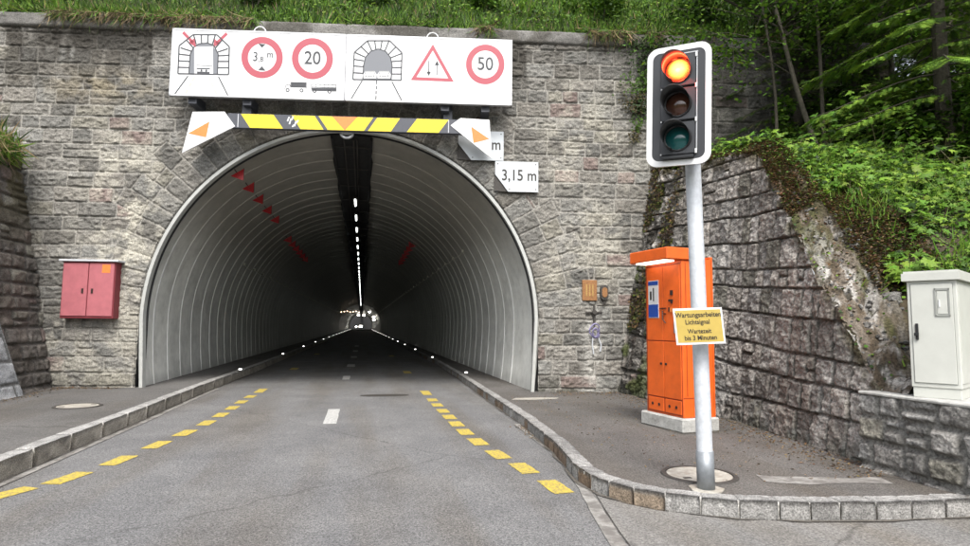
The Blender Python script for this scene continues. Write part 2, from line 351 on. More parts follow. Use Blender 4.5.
# ------------------------------------------------------------------ masonry
def masonry(S, T, heights, lens, slope=0, m=.012, seed=0, split=.1, wob=.02):
    """stone id arrays, distance to the joint, local centre for grid S,T"""
    Tt = T-slope*S+wob*(fbm(S*.8, T*.8, 2, seed+50)-.5)*2
    hb = np.cumsum(np.array([0]+list(heights))); ci = np.clip(np.searchsorted(hb, Tt, side='right')-1, 0, len(heights)-1)
    r = np.random.default_rng(seed+99); smin = S.min()-1; smax = S.max()+1
    d = np.full(S.shape, 9.); sid = np.zeros(S.shape, int)
    cs = np.zeros(S.shape); ct = np.zeros(S.shape)
    for c in range(len(heights)):
        mk = ci == c
        if not mk.any(): continue
        n = int((smax-smin)/lens[0])+3; L_ = r.uniform(lens[0], lens[1], n); b = smin+np.cumsum(L_)-r.uniform(0, lens[1])
        wq = S[mk]+.025*(vn(T[mk]*5, S[mk]*2, seed+3)-.5)
        k = np.clip(np.searchsorted(b, wq)-1, 0, len(b)-2)
        ds = np.minimum(wq-b[k], b[k+1]-wq); t0, t1 = hb[c], hb[c+1]; tt = Tt[mk]
        spl = hsh(k, np.full_like(k, c), 5+seed) < split; mid = t0+(t1-t0)*(.4+.2*hsh(k, np.full_like(k, c), 8))
        lo = np.where(spl & (tt > mid), mid, t0); hi = np.where(spl & (tt <= mid), mid, t1)
        dt = np.minimum(tt-lo, hi-tt); rr = .02
        dd = np.minimum(ds, dt); dd = np.where((ds < rr*2) & (dt < rr*2), 2*rr-np.hypot(np.maximum(2*rr-ds, 0), np.maximum(2*rr-dt, 0)), dd)
        d[mk] = dd; sid[mk] = (c*131+k*7+np.where(lo > t0, 3, 0)).astype(int); cs[mk] = (b[k]+b[k+1])/2; ct[mk] = (lo+hi)/2
    return sid, d, cs, ct, Tt
def stone_relief(S, T, sid, d, cs, ct, Tt, H=.035, rough=.02, m=.012, soft=.04, fs=9, seed=0):
    dn = d+.009*(fbm(S*16, T*16, 3, seed+1)-.5)*2
    prof = ss(m*.4, m+soft, dn)
    h1 = hsh(sid, sid*3, 1); h2 = hsh(sid, sid*5, 2); h3 = hsh(sid, sid*7, 3)
    f = fbm(S*fs+h1*40, T*fs*1.3+h2*40, 5, seed+2)
    ridg = 1-np.abs(2*fbm(S*fs*.5+h2*50, T*fs*.8, 3, seed+4)-1)
    h = prof*(H*(.55+.9*h3)+rough*2.4*(f-.5)+rough*1.5*(ridg-.7)+(S-cs)*(h1-.5)*.10+(Tt-ct)*(h2-.5)*.18)
    return h, prof, f
def grid_faces(nu, nv, keep):
    i = np.arange(nu-1); j = np.arange(nv-1); I, J = np.meshgrid(i, j, indexing='ij'); a = I*nv+J
    F = np.stack([a, a+nv, a+nv+1, a+1], -1)[keep]
    return F.reshape(-1, 4)
def compact(V, F, C):
    used = np.zeros(len(V), bool); used[F.ravel()] = True; mp = np.cumsum(used)-1
    return V[used], mp[F], C[used]
def stone_cols(sid, prof, f, base, var=.22, pink=.08, mort=(.36, .35, .32), seed=0):
    h1 = hsh(sid, sid*3, 11+seed)[..., None]; h2 = hsh(sid, sid*5, 12+seed)[..., None]; h3 = hsh(sid, sid*7, 13)[..., None]
    c = np.array(base)*(1+var*2*(h1-.5))
    c = c*(1+.05*(h3-.5)*np.array([1, 0, -1]))
    c = np.where(h2 < pink, np.array([.20, .158, .142])*(.75+.5*h1), c)
    c = np.where((h2 > .93), np.array([.205, .195, .165])*(.8+.4*h1), c)
    c = c*(.6+.8*f[..., None]); mm = (1-prof)[..., None]
    crack = np.exp(-((prof-.45)/.3)**2)[..., None]; c = c*(1-mm)+np.array(mort)*mm
    return c*(1-.5*crack*ss(.35, .6, f)[..., None])
# ---- the portal wall
def facade():
    st = .016; us = np.arange(-13.6, 8.6, st); zs = np.arange(-.05, 8.22, st)
    S, T = np.meshgrid(us, zs, indexing='ij')
    r = np.random.default_rng(3); hs = r.uniform(.27, .36, 34)
    sid, d, cs, ct, Tt = masonry(S, T+.05, hs, (.34, .85), slope=.0, seed=1, split=.07)
    ct = ct
    # voussoirs
    dx = S-UC; dz = T-ZC; rad = np.hypot(dx, dz); th = np.arctan2(dz, dx)      # 0..pi over the arch
    nv_ = 38; th0, th1 = math.radians(4), math.radians(176); vi = np.floor((th-th0)/(th1-th0)*nv_).astype(int)
    tl = (th-th0)-(vi)*(th1-th0)/nv_; da = np.minimum(tl, (th1-th0)/nv_-tl)*np.minimum(rad, 5.2)
    Lr = .62+.85*hsh(vi, vi*3, 21); Lr = np.where(np.abs(th-math.pi/2) < .75, Lr+.35, Lr)
    mid = .42+.35*hsh(vi, vi*5, 22); rr = rad-(RA+.02); two = hsh(vi, vi, 23) < .75
    inner = two & (rr < mid)
    dr = np.where(inner, np.minimum(rr+.3, mid-rr), np.minimum(np.where(two, rr-mid, rr+.3), Lr-rr))
    inv = (th > th0) & (th < th1) & (rr < Lr)
    vd = np.minimum(da, dr); outd = np.where((th > th0) & (th < th1), rr-Lr, 9)
    d = np.where(inv, vd, np.minimum(d, np.where(outd > 0, outd, 9)))
    sid = np.where(inv, 5000+vi*2+inner, sid)
    cs = np.where(inv, S, cs); ct = np.where(inv, Tt, ct)
    h, prof, f = stone_relief(S, T, sid, d, cs, ct, Tt, H=.024, rough=.026, fs=12, soft=.022, seed=4)
    C = stone_cols(sid, prof, f, (.185, .178, .161), var=.34, pink=.07, mort=(.31, .298, .27))
    # lime streaks, ochre stains, soot and dark wet stone (fixed stains of the wall)
    big = fbm(S*.5, T*.35, 4, 31); fine = fbm(S*3, T*3, 4, 32)
    def blend(c, col, k): k = np.clip(k, 0, 1)[..., None]; return c*(1-k)+np.array(col)*k
    C = blend(C, (.42, .40, .34), .55*ss(.52, .75, big)*ss(.35, .6, fine))
    lime = np.exp(-((S+9.3)/.75)**2)*ss(1.2, 3, T)*(1-ss(5.2, 6.4, T))*ss(.35, .6, fine); C = blend(C, (.5, .475, .4), .65*lime)
    lime2 = np.exp(-((S-1.25)/.22)**2)*(1-ss(1.6, 2.6, T)); C = blend(C, (.55, .54, .5), .6*lime2*ss(.3, .55, fine))
    och = np.exp(-((S+9.9)/1.2)**2-((T-6.9)/.35)**2); C = blend(C, (.33, .28, .18), .5*och*ss(.35, .6, fine))
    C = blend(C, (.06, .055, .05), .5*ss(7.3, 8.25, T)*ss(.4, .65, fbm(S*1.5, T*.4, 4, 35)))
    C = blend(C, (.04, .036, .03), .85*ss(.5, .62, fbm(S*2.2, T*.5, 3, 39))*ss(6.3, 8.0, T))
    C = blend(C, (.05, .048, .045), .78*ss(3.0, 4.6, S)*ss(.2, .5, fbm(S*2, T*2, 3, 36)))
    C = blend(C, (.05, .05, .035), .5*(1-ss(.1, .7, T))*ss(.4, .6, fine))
    # snap the arch edge
    ring = (rad < RA+.024) & (rad > RA-.022); k = np.where(ring, (RA+.01)/np.maximum(rad, 1e-3), 1); above = T > ZC
    S2 = np.where(ring & above, UC+dx*k, S); T2 = np.where(ring & above, ZC+dz*k, T); h = np.where(ring, .0, h)
    V = FP+S2[..., None]*FE+T2[..., None]*UP+h[..., None]*FN
    cu = (S[:-1, :-1]+st/2); cz = T[:-1, :-1]+st/2; rc = np.hypot(cu-UC, cz-ZC)
    hole = np.where(cz > ZC, rc < RA+.0, np.abs(cu-UC) < RA+.0)
    keep = ~hole & ~((cu > 3.4) & (cz < 4.3)) & ~((cu < -12.4) & (cz < 3))
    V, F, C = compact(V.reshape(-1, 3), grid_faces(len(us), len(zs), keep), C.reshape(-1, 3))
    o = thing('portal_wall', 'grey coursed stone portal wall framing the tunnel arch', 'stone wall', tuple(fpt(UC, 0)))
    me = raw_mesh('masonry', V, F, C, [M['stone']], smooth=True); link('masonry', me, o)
    # arch reveal behind the stones, black seal and pale lining edge
    n = 96; A = np.linspace(0, math.pi, n)
    def ringstrip(name, r0, o0, r1, o1, m_):
        pts = [(UC+r0*1.0, .1)]+[(UC+r0*math.cos(a), ZC+r0*math.sin(a)) for a in A]+[(UC-r0, .1)]
        pt2 = [(UC+r1*1.0, .1)]+[(UC+r1*math.cos(a), ZC+r1*math.sin(a)) for a in A]+[(UC-r1, .1)]
        V = [fpt(*p, o0) for p in pts]+[fpt(*p, o1) for p in pt2]; k = len(pts)
        return V, [(i, i+1, k+i+1, k+i) for i in range(k-1)]
    b = MB(); b.add(*ringstrip('', RA+.03, .03, RA+.03, -.45, None)); b.add(*ringstrip('', RA+.03, -.14, RA-.12, -.14, None)); b.build('arch_seal', M['black'], o)
    b = MB(); b.add(*ringstrip('', RA+.03, -.01, RA+.008, .0, None)); b.add(*ringstrip('', RA+.008, .0, RA+.008, -.2, None)); b.build('arch_joint', M['black'], o)
    # coping
    stc = .03; us = np.arange(-13.6, 8.6, stc); prof_s = [(-.02, 8.2), (.05, 8.21), (.09, 8.24)]+[(.10, z) for z in np.arange(8.27, 8.5, .03)]+[(.06, 8.53), (-.1, 8.55), (-.3, 8.55), (-.6, 8.55)]
    S, K = np.meshgrid(us, np.arange(len(prof_s)), indexing='ij'); pz = np.array([p[1] for p in prof_s])[K]; po = np.array([p[0] for p in prof_s])[K]
    r = np.random.default_rng(8); bb = -14+np.cumsum(r.uniform(.7, 1.4, 30)); k = np.searchsorted(bb, S); dd = np.minimum(np.abs(S-bb[np.clip(k, 0, 29)]), np.abs(S-bb[np.clip(k-1, 0, 29)]))
    po = po+.02*(fbm(S*5, pz*9, 4, 41)-.5)*2-.035*(1-ss(.0, .03, dd))+.03*(hsh(k, k, 42)-.5)
    f = fbm(S*6, pz*10+po*9, 4, 43); C = np.array((.17, .165, .155))*(.65+.7*f[..., None])*(.8+.4*hsh(k, k, 44)[..., None])
    C = blend(C, (.05, .045, .035), .6*ss(.5, .65, fbm(S*1.2, pz, 3, 45)))
    V = FP+S[..., None]*FE+po[..., None]*FN+pz[..., None]*UP
    V, F, C = compact(V.reshape(-1, 3), grid_faces(len(us), len(prof_s), np.ones((len(us)-1, len(prof_s)-1), bool)), C.reshape(-1, 3))
    link('coping', raw_mesh('coping', V, F, C, [M['stone']], smooth=True), o)
facade()
# ------------------------------------------------------------------ right wing wall, low wall, left wing
def wtop(y):          # top of the right wing wall along y
    return np.interp(y, [5.55, 8.7, 13.2], [.95, 4.5, 5.3])
def wtopn(y): return wtop(y)+.13*(fbm(y*2.3, y*0, 3, 66)-.5)*2*ss(5.5, 6, y)+.02*(vn(y*11, y*0, 67)-.5)*2*ss(5.5, 6, y)
def wbase(y): return np.interp(y, [4, 5.5, 8.6, 13.2], [5.28, 5.42, 5.84, 5.72])
def wbat(y): return np.interp(y, [5.5, 8.5, 13.2], [.09, .125, .18])
def right_wing():
    st = .0115; ys = np.arange(5.5, 13.3, st); ts = np.arange(0, 5.5, st)
    S, T = np.meshgrid(ys, ts, indexing='ij')
    r = np.random.default_rng(13); hs = r.uniform(.28, .46, 20)
    sid, d, cs, ct, Tt = masonry(S, T-.0, hs, (.16, .55), slope=0, seed=5, split=.05, wob=.04) if False else masonry(S, T+.75-.085*(S-5.5)*ss(.3, 1.6, T), hs, (.14, .46), slope=0, seed=5, split=.05, wob=.035)
    d = np.where(fbm(S*1.1, T*3.0, 2, 17) > 2, 9, d)
    h, prof, f = stone_relief(S, T, sid, d, cs, ct, Tt, H=.042, rough=.03, m=.008, soft=.02, fs=10, seed=14); joint = ss(.55, .75, vn(S*3, T*7, 19)); h = h-.018*joint*(1-prof)
    far = ss(10.6, 12.0, S); h = h*(1+far*.6)+far*.16*(fbm(S*3, T*3, 4, 18)-.5)
    C = stone_cols(sid, prof, f, (.31, .29, .265), var=.26, pink=.03, mort=(.12, .11, .095), seed=3)
    def blend(c, col, k): k = np.clip(k, 0, 1)[..., None]; return c*(1-k)+np.array(col)*k
    n1 = fbm(S*1.3, T*1.3, 4, 61); n2 = fbm(S*5, T*5, 4, 62)
    topd = wtop(S)-T
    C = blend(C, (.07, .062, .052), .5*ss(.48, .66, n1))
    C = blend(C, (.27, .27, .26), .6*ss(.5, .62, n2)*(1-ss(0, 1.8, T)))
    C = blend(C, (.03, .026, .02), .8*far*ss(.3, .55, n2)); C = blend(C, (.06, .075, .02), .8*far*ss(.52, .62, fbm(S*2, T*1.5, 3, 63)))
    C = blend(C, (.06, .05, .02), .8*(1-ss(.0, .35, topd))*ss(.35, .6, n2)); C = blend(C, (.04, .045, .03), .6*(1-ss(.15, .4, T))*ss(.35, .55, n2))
    X = wbase(S)+wbat(S)*T-h
    V = np.stack([X, S, T], -1)
    cy = S[:-1, :-1]+st/2; cz = T[:-1, :-1]; tp = wtopn(cy)+.02
    keep = (cz < tp)
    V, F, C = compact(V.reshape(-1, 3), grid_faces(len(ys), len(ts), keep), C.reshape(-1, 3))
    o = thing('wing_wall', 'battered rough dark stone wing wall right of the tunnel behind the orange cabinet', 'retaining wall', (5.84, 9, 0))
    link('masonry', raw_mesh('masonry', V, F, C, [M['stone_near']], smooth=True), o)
    # crumbling concrete haunch running down the sloping end + flat mortar top
    ys = np.arange(5.2, 13.2, .02); q = np.arange(0, 26)/25.; S, Q = np.meshgrid(ys, q, indexing='ij')
    wdt = np.interp(S, [5.4, 6.6, 8.0, 8.6, 13], [.6, .62, .45, .35, .3])
    n = fbm(S*4, Q*3, 5, 71); n2 = fbm(S*11, Q*8, 4, 72)
    T0 = wtopn(S)*(1-Q)+wtop(S)*Q; n3 = 1-np.abs(2*fbm(S*3.3, Q*2.2, 4, 75)-1)
    X = wbase(S)+wbat(S)*T0-.035*(1-Q)+Q*wdt+.05*(n2-.5); Z = T0+.0+.62*Q*wdt+.13*(n-.5)*2*ss(0, .2, Q)+.10*(n2-.5)*ss(0, .1, Q)+.07*(n3-.7)*ss(0, .15, Q)-.03*(1-ss(0, .1, Q))
    c = np.array((.34, .325, .30))*(.4+1.1*n2[..., None]); c = blend(c, (.05, .045, .035), ss(.52, .6, fbm(S*14, Q*9, 3, 73))); c = blend(c, (.10, .075, .05), .8*ss(.4, .56, fbm(S*5, Q*6, 3, 74)))
    c = blend(c, (.06, .065, .018), .9*ss(.52, .58, fbm(S*3, Q*4, 5, 76))*ss(.35, .8, Q)); c = blend(c, (.065, .045, .026), .95*ss(6.8, 7.8, S)*ss(.1, .35, n2)); c = blend(c, (.05, .055, .018), .9*ss(.5, .56, fbm(S*4, Q*3, 4, 78))*ss(6.6, 7.6, S)); c = blend(c, (.055, .045, .028), .85*ss(.5, .9, Q)*ss(.3, .5, n2))
    V = np.stack([X, S, Z], -1); V, F, C = compact(V.reshape(-1, 3), grid_faces(len(ys), 26, np.ones((len(ys)-1, 25), bool)), c.reshape(-1, 3))
    link('crumbling_cap', raw_mesh('crumbling_cap', V, F, C, [M['stone_near']], smooth=True), o)
    # loose rubble lying on the haunch
    rr = np.random.default_rng(88); T8, F8 = stone_tmpl((3, 3, 3)); b = MB()
    for i in range(210):
        y = 5.3+rr.random()**1.6*2.6; q = rr.random(); wd = float(np.interp(y, [5.4, 6.6, 8.0, 8.6, 13], [.6, .62, .45, .35, .3]))*1.15; zt = float(wtop(y)); sz = rr.uniform(.012, .04)*(1+(rr.random() < .1)*1.3)
        c0 = np.array([float(wbase(y)+wbat(y)*zt)+q*wd, y, zt+.62*q*wd-.005]); v = T8*2; v = v/np.linalg.norm(v, axis=1)[:, None]**.75; v = v*rr.uniform(.55, 1.2, 3)*sz*(1+.5*(rr.random((len(v), 1))-.5)); a = rr.random()*6.3
        v = np.stack([v[:, 0]*math.cos(a)-v[:, 1]*math.sin(a), v[:, 0]*math.sin(a)+v[:, 1]*math.cos(a), v[:, 2]*.8], -1); g = rr.uniform(.05, .24); b.add(c0+v, F8, np.array((1, .96, .9))*g)
    tag(link('rubble', raw_mesh('rubble', np.concatenate(b.v), b.f, np.concatenate(b.c), [M['stone_near']])), kind='stuff', label='loose stones lying on the crumbling end of the wing wall')
    return o

def low_wall():
    st = .012; ys = np.arange(1.5, 5.62, st); ts = np.arange(0, .93, st); S, T = np.meshgrid(ys, ts, indexing='ij')
    sid, d, cs, ct, Tt = masonry(S, T, [.2, .24, .26, .25], (.22, .42), seed=9, split=.12, wob=.03)
    h, prof, f = stone_relief(S, T, sid, d, cs, ct, Tt, H=.045, rough=.028, m=.014, soft=.04, fs=7, seed=24)
    C = stone_cols(sid, prof, f, (.25, .243, .23), var=.25, pink=.06, mort=(.2, .195, .18), seed=6)
    V = np.stack([5.27+.03*T-h, S, T], -1)
    V, F, C = compact(V.reshape(-1, 3), grid_faces(len(ys), len(ts), np.ones((len(ys)-1, len(ts)-1), bool)), C.reshape(-1, 3))
    o = thing('low_wall', 'low vertical stone wall carrying the grey cabinet at the right edge', 'retaining wall', (5.3, 4.5, 0))
    link('masonry', raw_mesh('masonry', V, F, C, [M['stone_near']], smooth=True), o)
    b = MB()
    y = 1.5
    b.box((0, 0, 0), (1, 0, 0), (0, 1, 0), (0, 0, 1), (5.255, 1.5, .92), (6.6, 5.62, .95), bev=.008); b.build('cap_slab', M['concrete'], o)
low_wall()
def left_wing():
    st = .022
    for (name, label, y0, y1, xb, bat, hs_, ln, base, pink, top, sd, edge) in (
        ('side_wall', 'leaning rough brown stone side wall at the left end of the portal', 10.0, 15.2, -6.47, .2, (.25, .36), (.3, .6), (.15, .135, .12), .12, 5.4, 30, None),
        ('buttress_wall', 'smoother pale blue grey stone buttress at the far left edge of the photo', 8.0, 13.12, -6.25, .2, (.32, .48), (.4, .8), (.42, .43, .44), .0, 3.2, 40, .3)):
        ys = np.arange(y0, y1, st); ts = np.arange(0, top, st); S, T = np.meshgrid(ys, ts, indexing='ij')
        r = np.random.default_rng(sd); hs = r.uniform(*hs_, 20)
        sid, d, cs, ct, Tt = masonry(S, T, hs, ln, seed=sd, split=.1, wob=.03)
        h, prof, f = stone_relief(S, T, sid, d, cs, ct, Tt, H=.05 if edge is None else .03, rough=.03 if edge is None else .012, fs=6, seed=sd+1)
        C = stone_cols(sid, prof, f, base, var=.25, pink=pink, mort=(.12, .11, .1) if edge is None else (.2, .2, .19), seed=sd)
        n1 = fbm(S*2, T*2, 4, sd+3)[..., None]
        if edge is None:
            k = .75*ss(3.0, 4.8, T)[..., None]*ss(.4, .6, n1); C = C*(1-k)+np.array((.10, .085, .02))*k
            k = .6*ss(.45, .65, n1); C = C*(1-k)+np.array((.07, .062, .05))*k
        yy = S if edge is None else S-edge*T
        V = np.stack([xb-bat*T+h, yy, T], -1)
        kp = np.ones((len(ys)-1, len(ts)-1), bool)
        V, F, C = compact(V.reshape(-1, 3), grid_faces(len(ys), len(ts), kp), C.reshape(-1, 3))
        o = thing(name, label, 'retaining wall', (xb, (y0+y1)/2, 0)); link('masonry', raw_mesh('masonry', V, F, C, [M['stone']], smooth=True), o)
        if edge is not None:
            b = MB(); t = np.array([0, top])
            b.add([(xb+.03, y1, 0), (xb-bat*top+.03, y1-edge*top, top), (xb-bat*top-1, y1-edge*top, top), (xb-1, y1, 0)], [(0, 1, 2, 3)], (.25, .25, .25))
            b.add([(xb-bat*top, y0-edge*top, top-.02), (xb-bat*top, y1-edge*top, top-.02), (xb-bat*top-1, y1-edge*top, top-.02), (xb-bat*top-1, y0-edge*top, top-.02)], [(0, 1, 2, 3)], (.1, .1, .09))
            b.build('return_face', M['stone'], o)
left_wing()
# ------------------------------------------------------------------ ground, road, pavements
def sheet(name, poly, z, m_, parent=None):
    me = raw_mesh(name, [(x, y, z) for x, y in poly], [tuple(range(len(poly)))], None, [m_]); return link(name, me, parent)
ground = link('ground', raw_mesh('ground', [(-60, -60, -.03), (80, -60, -.03), (80, 320, -.03), (-60, 320, -.03)], [(0, 1, 2, 3)], None, [M['soil']])); tag(ground, kind='structure')
road = sheet('road', [(-12, -25), (25, -25), (25, 6), (4, 9), (3.6, 14), (3.6, 262), (-4.3, 262), (-4.3, 14), (-4.2, 9), (-12, 6)], 0, M['road']); tag(road, kind='structure')
KL = [(-3.50, -10), (-3.50, 4), (-3.50, 9.0), (-3.49, 11.2), (-3.52, 13.4), (-3.52, 16), (-3.45, 20), (-3.4, 60), (-3.4, 260)]
KR = [(9.5, 4.22), (6.5, 4.34), (5.16, 4.38), (4.4, 4.42), (3.64, 4.54), (3.2, 4.66), (2.89, 4.82), (2.6, 5.02), (2.40, 5.26), (2.28, 5.55), (2.22, 5.9), (2.26, 6.3), (2.42, 7.36), (2.60, 9.75), (2.74, 13.9), (2.9, 18), (3.05, 25), (3.05, 260)]
GS = [(1.35, 1.2), (1.62, 3.0), (1.90, 4.30), (2.06, 5.12), (2.2, 5.75), (2.46, 7.2), (2.54, 9.75)]
ap = sheet('apron', [(1.41, 1.2), (1.68, 3.0), (1.96, 4.30), (2.12, 5.12), (2.26, 5.75), (2.36, 6.8)]+KR[10:3:-1]+KR[3::-1]+[(14, 4.2), (14, 1.2)], .004, M['apron']); tag(ap, kind='structure')
def strip(name, path, wd, z, m_, parent=None, seed=0, rag=.02):
    p = []; path = np.array(path, float); seg = np.r_[0, np.cumsum(np.hypot(*np.diff(path, axis=0).T))]
    s = np.arange(0, seg[-1], .08); x = np.interp(s, seg, path[:, 0]); y = np.interp(s, seg, path[:, 1])
    t = np.stack([np.gradient(x), np.gradient(y)], -1); t /= np.linalg.norm(t, axis=1)[:, None]; nn = np.stack([-t[:, 1], t[:, 0]], -1)
    a = wd/2+rag*(vn(s*4, s*0, seed)-.5); c = wd/2+rag*(vn(s*4, s*0+5, seed)-.5)
    V = np.concatenate([np.c_[x+nn[:, 0]*a, y+nn[:, 1]*a, x*0+z], np.c_[x-nn[:, 0]*c, y-nn[:, 1]*c, x*0+z]]); n = len(s)
    return link(name, raw_mesh(name, V, [(i, n+i, n+i+1, i+1) for i in range(n-1)], None, [m_]), parent)
g1 = strip('gutter_strip', GS, .12, .008, M['gutter'], seed=1); tag(g1, kind='structure')
g2 = strip('gutter_strip', [(x+.07, y) for x, y in KL[:6]], .1, .008, M['gutter'], seed=2); tag(g2, kind='structure')
strip('tar_seam', [(x+.075, y) for x, y in GS], .009, .012, M['iron'], g1, seed=5, rag=.01)
kr = np.array(KR)
def offset(path, dd):
    path = np.array(path, float); t = np.gradient(path, axis=0); t /= np.linalg.norm(t, axis=1)[:, None]; return path+np.c_[t[:, 1], -t[:, 0]]*dd
KRi = offset(KR, .17); KLi = offset(KL, -.19)
def pave(name, edge, outer, m_, PZ=PZ):
    # fan between the kerb's inner edge and a far edge of the same number of points
    n = len(edge); V = [(x, y, PZ) for x, y in edge]+[(x, y, PZ) for x, y in outer]
    return link(name, raw_mesh(name, V, [(i, i+1, n+i+1, n+i) for i in range(n-1)], None, [m_]))
outR = [(9.5, 6.2), (7.5, 7), (6.6, 7), (6.5, 7.5), (6.5, 8), (6.5, 8.5), (6.5, 9), (6.5, 9.4), (6.5, 9.8), (6.5, 10.2), (6.5, 10.8), (6.5, 11.3), (6.5, 12), (6.5, 13.2), (6.4, 14), (4.6, 18), (4.6, 25), (4.6, 260)]
tag(pave('pavement', KRi, outR, M['pave_right']), kind='structure')
outL = [(-8, -10), (-8, 4), (-8, 9), (-8, 11.2), (-8, 13.4), (-8, 16), (-5.4, 20), (-5.4, 60), (-5.4, 260)]
tag(pave('pavement', KLi, outL, M['pave_left'], PZL), kind='structure')
# kerb stones
def stone_tmpl(n=(7, 3, 3)):
    V = []; F = []; idx = {}
    def vid(p):
        k = tuple(np.round(p, 5))
        if k not in idx: idx[k] = len(V); V.append(p)
        return idx[k]
    for ax in range(3):
        o1, o2 = [x for x in range(3) if x != ax]
        for sd_ in (0, 1):
            for i in range(n[o1]):
                for j in range(n[o2]):
                    q = []
                    for (a, b) in ((0, 0), (1, 0), (1, 1), (0, 1)):
                        p = [0, 0, 0]; p[ax] = sd_; p[o1] = (i+a)/n[o1]; p[o2] = (j+b)/n[o2]; q.append(vid(p))
                    F.append(q if sd_ == 0 else q[::-1])
    return np.array(V)-.5, F
KT, KF = stone_tmpl((9, 4, 4))
right_wing()
def kerb(name, path, L0, L1, wd, top, m_, bot=-.05, cfun=None, seed=0, smax=None, side=1):
    path = np.array(path, float); seg = np.r_[0, np.cumsum(np.hypot(*np.diff(path, axis=0).T))]; r = np.random.default_rng(seed); s = 0; b = MB()
    P = lambda q: np.array([np.interp(q, seg, path[:, 0]), np.interp(q, seg, path[:, 1])])
    while s < min(seg[-1], smax or 1e9):
        L_ = r.uniform(L0, L1); a, c = P(s), P(min(s+L_, seg[-1])); t = c-a; ln = np.linalg.norm(t)
        if ln < .05: break
        t /= ln; nn = np.array([t[1], -t[0]])*side; v = KT.copy(); v[:, :] *= 2; rr = .12
        # rounding
        q = np.sign(v)*np.abs(v); e = np.abs(v)
        k = np.stack([1-.015*(e[:, 1]**10+e[:, 2]**10), 1-.05*(e[:, 0]**14+e[:, 2]**10), 1-.025*(e[:, 0]**14+e[:, 1]**10)], -1); v = v*k
        v[:, 0] *= (ln-.013)/2; v[:, 1] *= wd/2; hz = (top-bot); v[:, 2] = v[:, 2]*hz/2
        nz_ = fbm(v[:, 0]*14+s*9, v[:, 1]*14+v[:, 2]*19+seed, 3, seed)-.5; nz2 = fbm(v[:, 0]*30+s*9+7, v[:, 2]*30+v[:, 1]*22, 2, seed+2)-.5
        v[:, 1] += nz_*.012+nz2*.006; v[:, 2] += np.where(v[:, 2] > 0, nz_*.012, 0)+r.uniform(-.004, .004)
        mid = (a+c)/2+nn*wd/2; V = np.c_[mid[0]+t[0]*v[:, 0]+nn[0]*v[:, 1], mid[1]+t[1]*v[:, 0]+nn[1]*v[:, 1], (top+bot)/2+v[:, 2]]
        col = np.array(cfun(r, mid) if cfun else (.3, .29, .27)); b.add(V, KF, col); tp = (KT[:, 2] > .4)[:, None]; tn = fbm(V[:, 0]*30, V[:, 1]*30+V[:, 2]*40, 3, seed+9)[:, None]; b.c[-1] = np.where(tp, np.array([.27, .265, .255])*(col.mean()/.22)**.5, col)*(.45+1.1*tn); s += L_
    # mortar bed behind the stones
    s_ = np.linspace(0, min(seg[-1], smax or 1e9), 400); Q = np.array([P(q) for q in s_]); T_ = np.gradient(Q, axis=0); T_ /= np.linalg.norm(T_, axis=1)[:, None]; N_ = np.c_[T_[:, 1], -T_[:, 0]]*side
    A = Q+N_*.026; B = Q+N_*(wd-.006)
    V = np.concatenate([np.c_[A, A[:, :1]*0-.02], np.c_[A, A[:, :1]*0+top-.014], np.c_[B, B[:, :1]*0+top-.010]]); n = 400
    b.add(V, [(i, i+1, n+i+1, n+i) for i in range(n-1)]+[(n+i, n+i+1, 2*n+i+1, 2*n+i) for i in range(n-1)], (.46, .45, .42))
    o = b.build(name, m_); tag(o, kind='structure')
    for p in o.data.polygons: p.use_smooth = True
    return o
def rc(r, p):
    g = r.uniform(.2, .31); c = np.array([g, g*.98, g*.94])
    if p[1] > 5.3 and p[1] < 14 and r.random() < .38: c = np.array([.19, .14, .10])*r.uniform(.8, 1.15)
    elif r.random() < .15: c = np.array([.22, .175, .13])
    return c
kerb('kerb', KR, .25, .33, .18, .16, M['kerb'], cfun=rc, seed=3, smax=26)
kerb('kerb', [KR[-2], KR[-1]] if False else [(3.05, 24.5), (3.05, 150)], .9, 1.1, .18, .16, M['kerb'], cfun=rc, seed=5, side=1)
kerb('kerb', KL, .8, 1.05, .20, .213, M['kerb'], cfun=lambda r, p: np.array([.36, .335, .29])*r.uniform(.8, 1.1), seed=4, side=-1, smax=150)
M['contact_shade_dirt'] = mat('contact_shade_dirt', (.095, .085, .072), rough=.95, noise=.5, nscale=60, dirt=.6, dirtcol=(.17, .165, .155), dscale=14)  # ragged dirt strips doubling as painted contact shade at kerb, wall and plinth
tag(strip('contact_shade_dirt', offset(KR[:17], -.012), .035, .0135, M['contact_shade_dirt'], seed=11, rag=.07), kind='structure')
tag(strip('contact_shade_dirt', offset(KL[1:7], .015), .04, .0135, M['contact_shade_dirt'], seed=12, rag=.05), kind='structure')
tag(strip('contact_shade_dirt', [(6.3, 4.0), (5.28, 4.9), (5.25, 5.3), (5.40, 5.7), (5.72, 7.4), (5.80, 8.6), (5.72, 12.9)], .14, PZ+.004, M['contact_shade_dirt'], seed=13, rag=.14), kind='structure')
tag(strip('contact_shade_dirt', [(4.36, 8.75), (4.34, 8.3), (4.38, 7.72), (4.6, 7.70), (4.95, 7.76)], .12, PZ+.005, M['contact_shade_dirt'], seed=14, rag=.12), kind='structure')
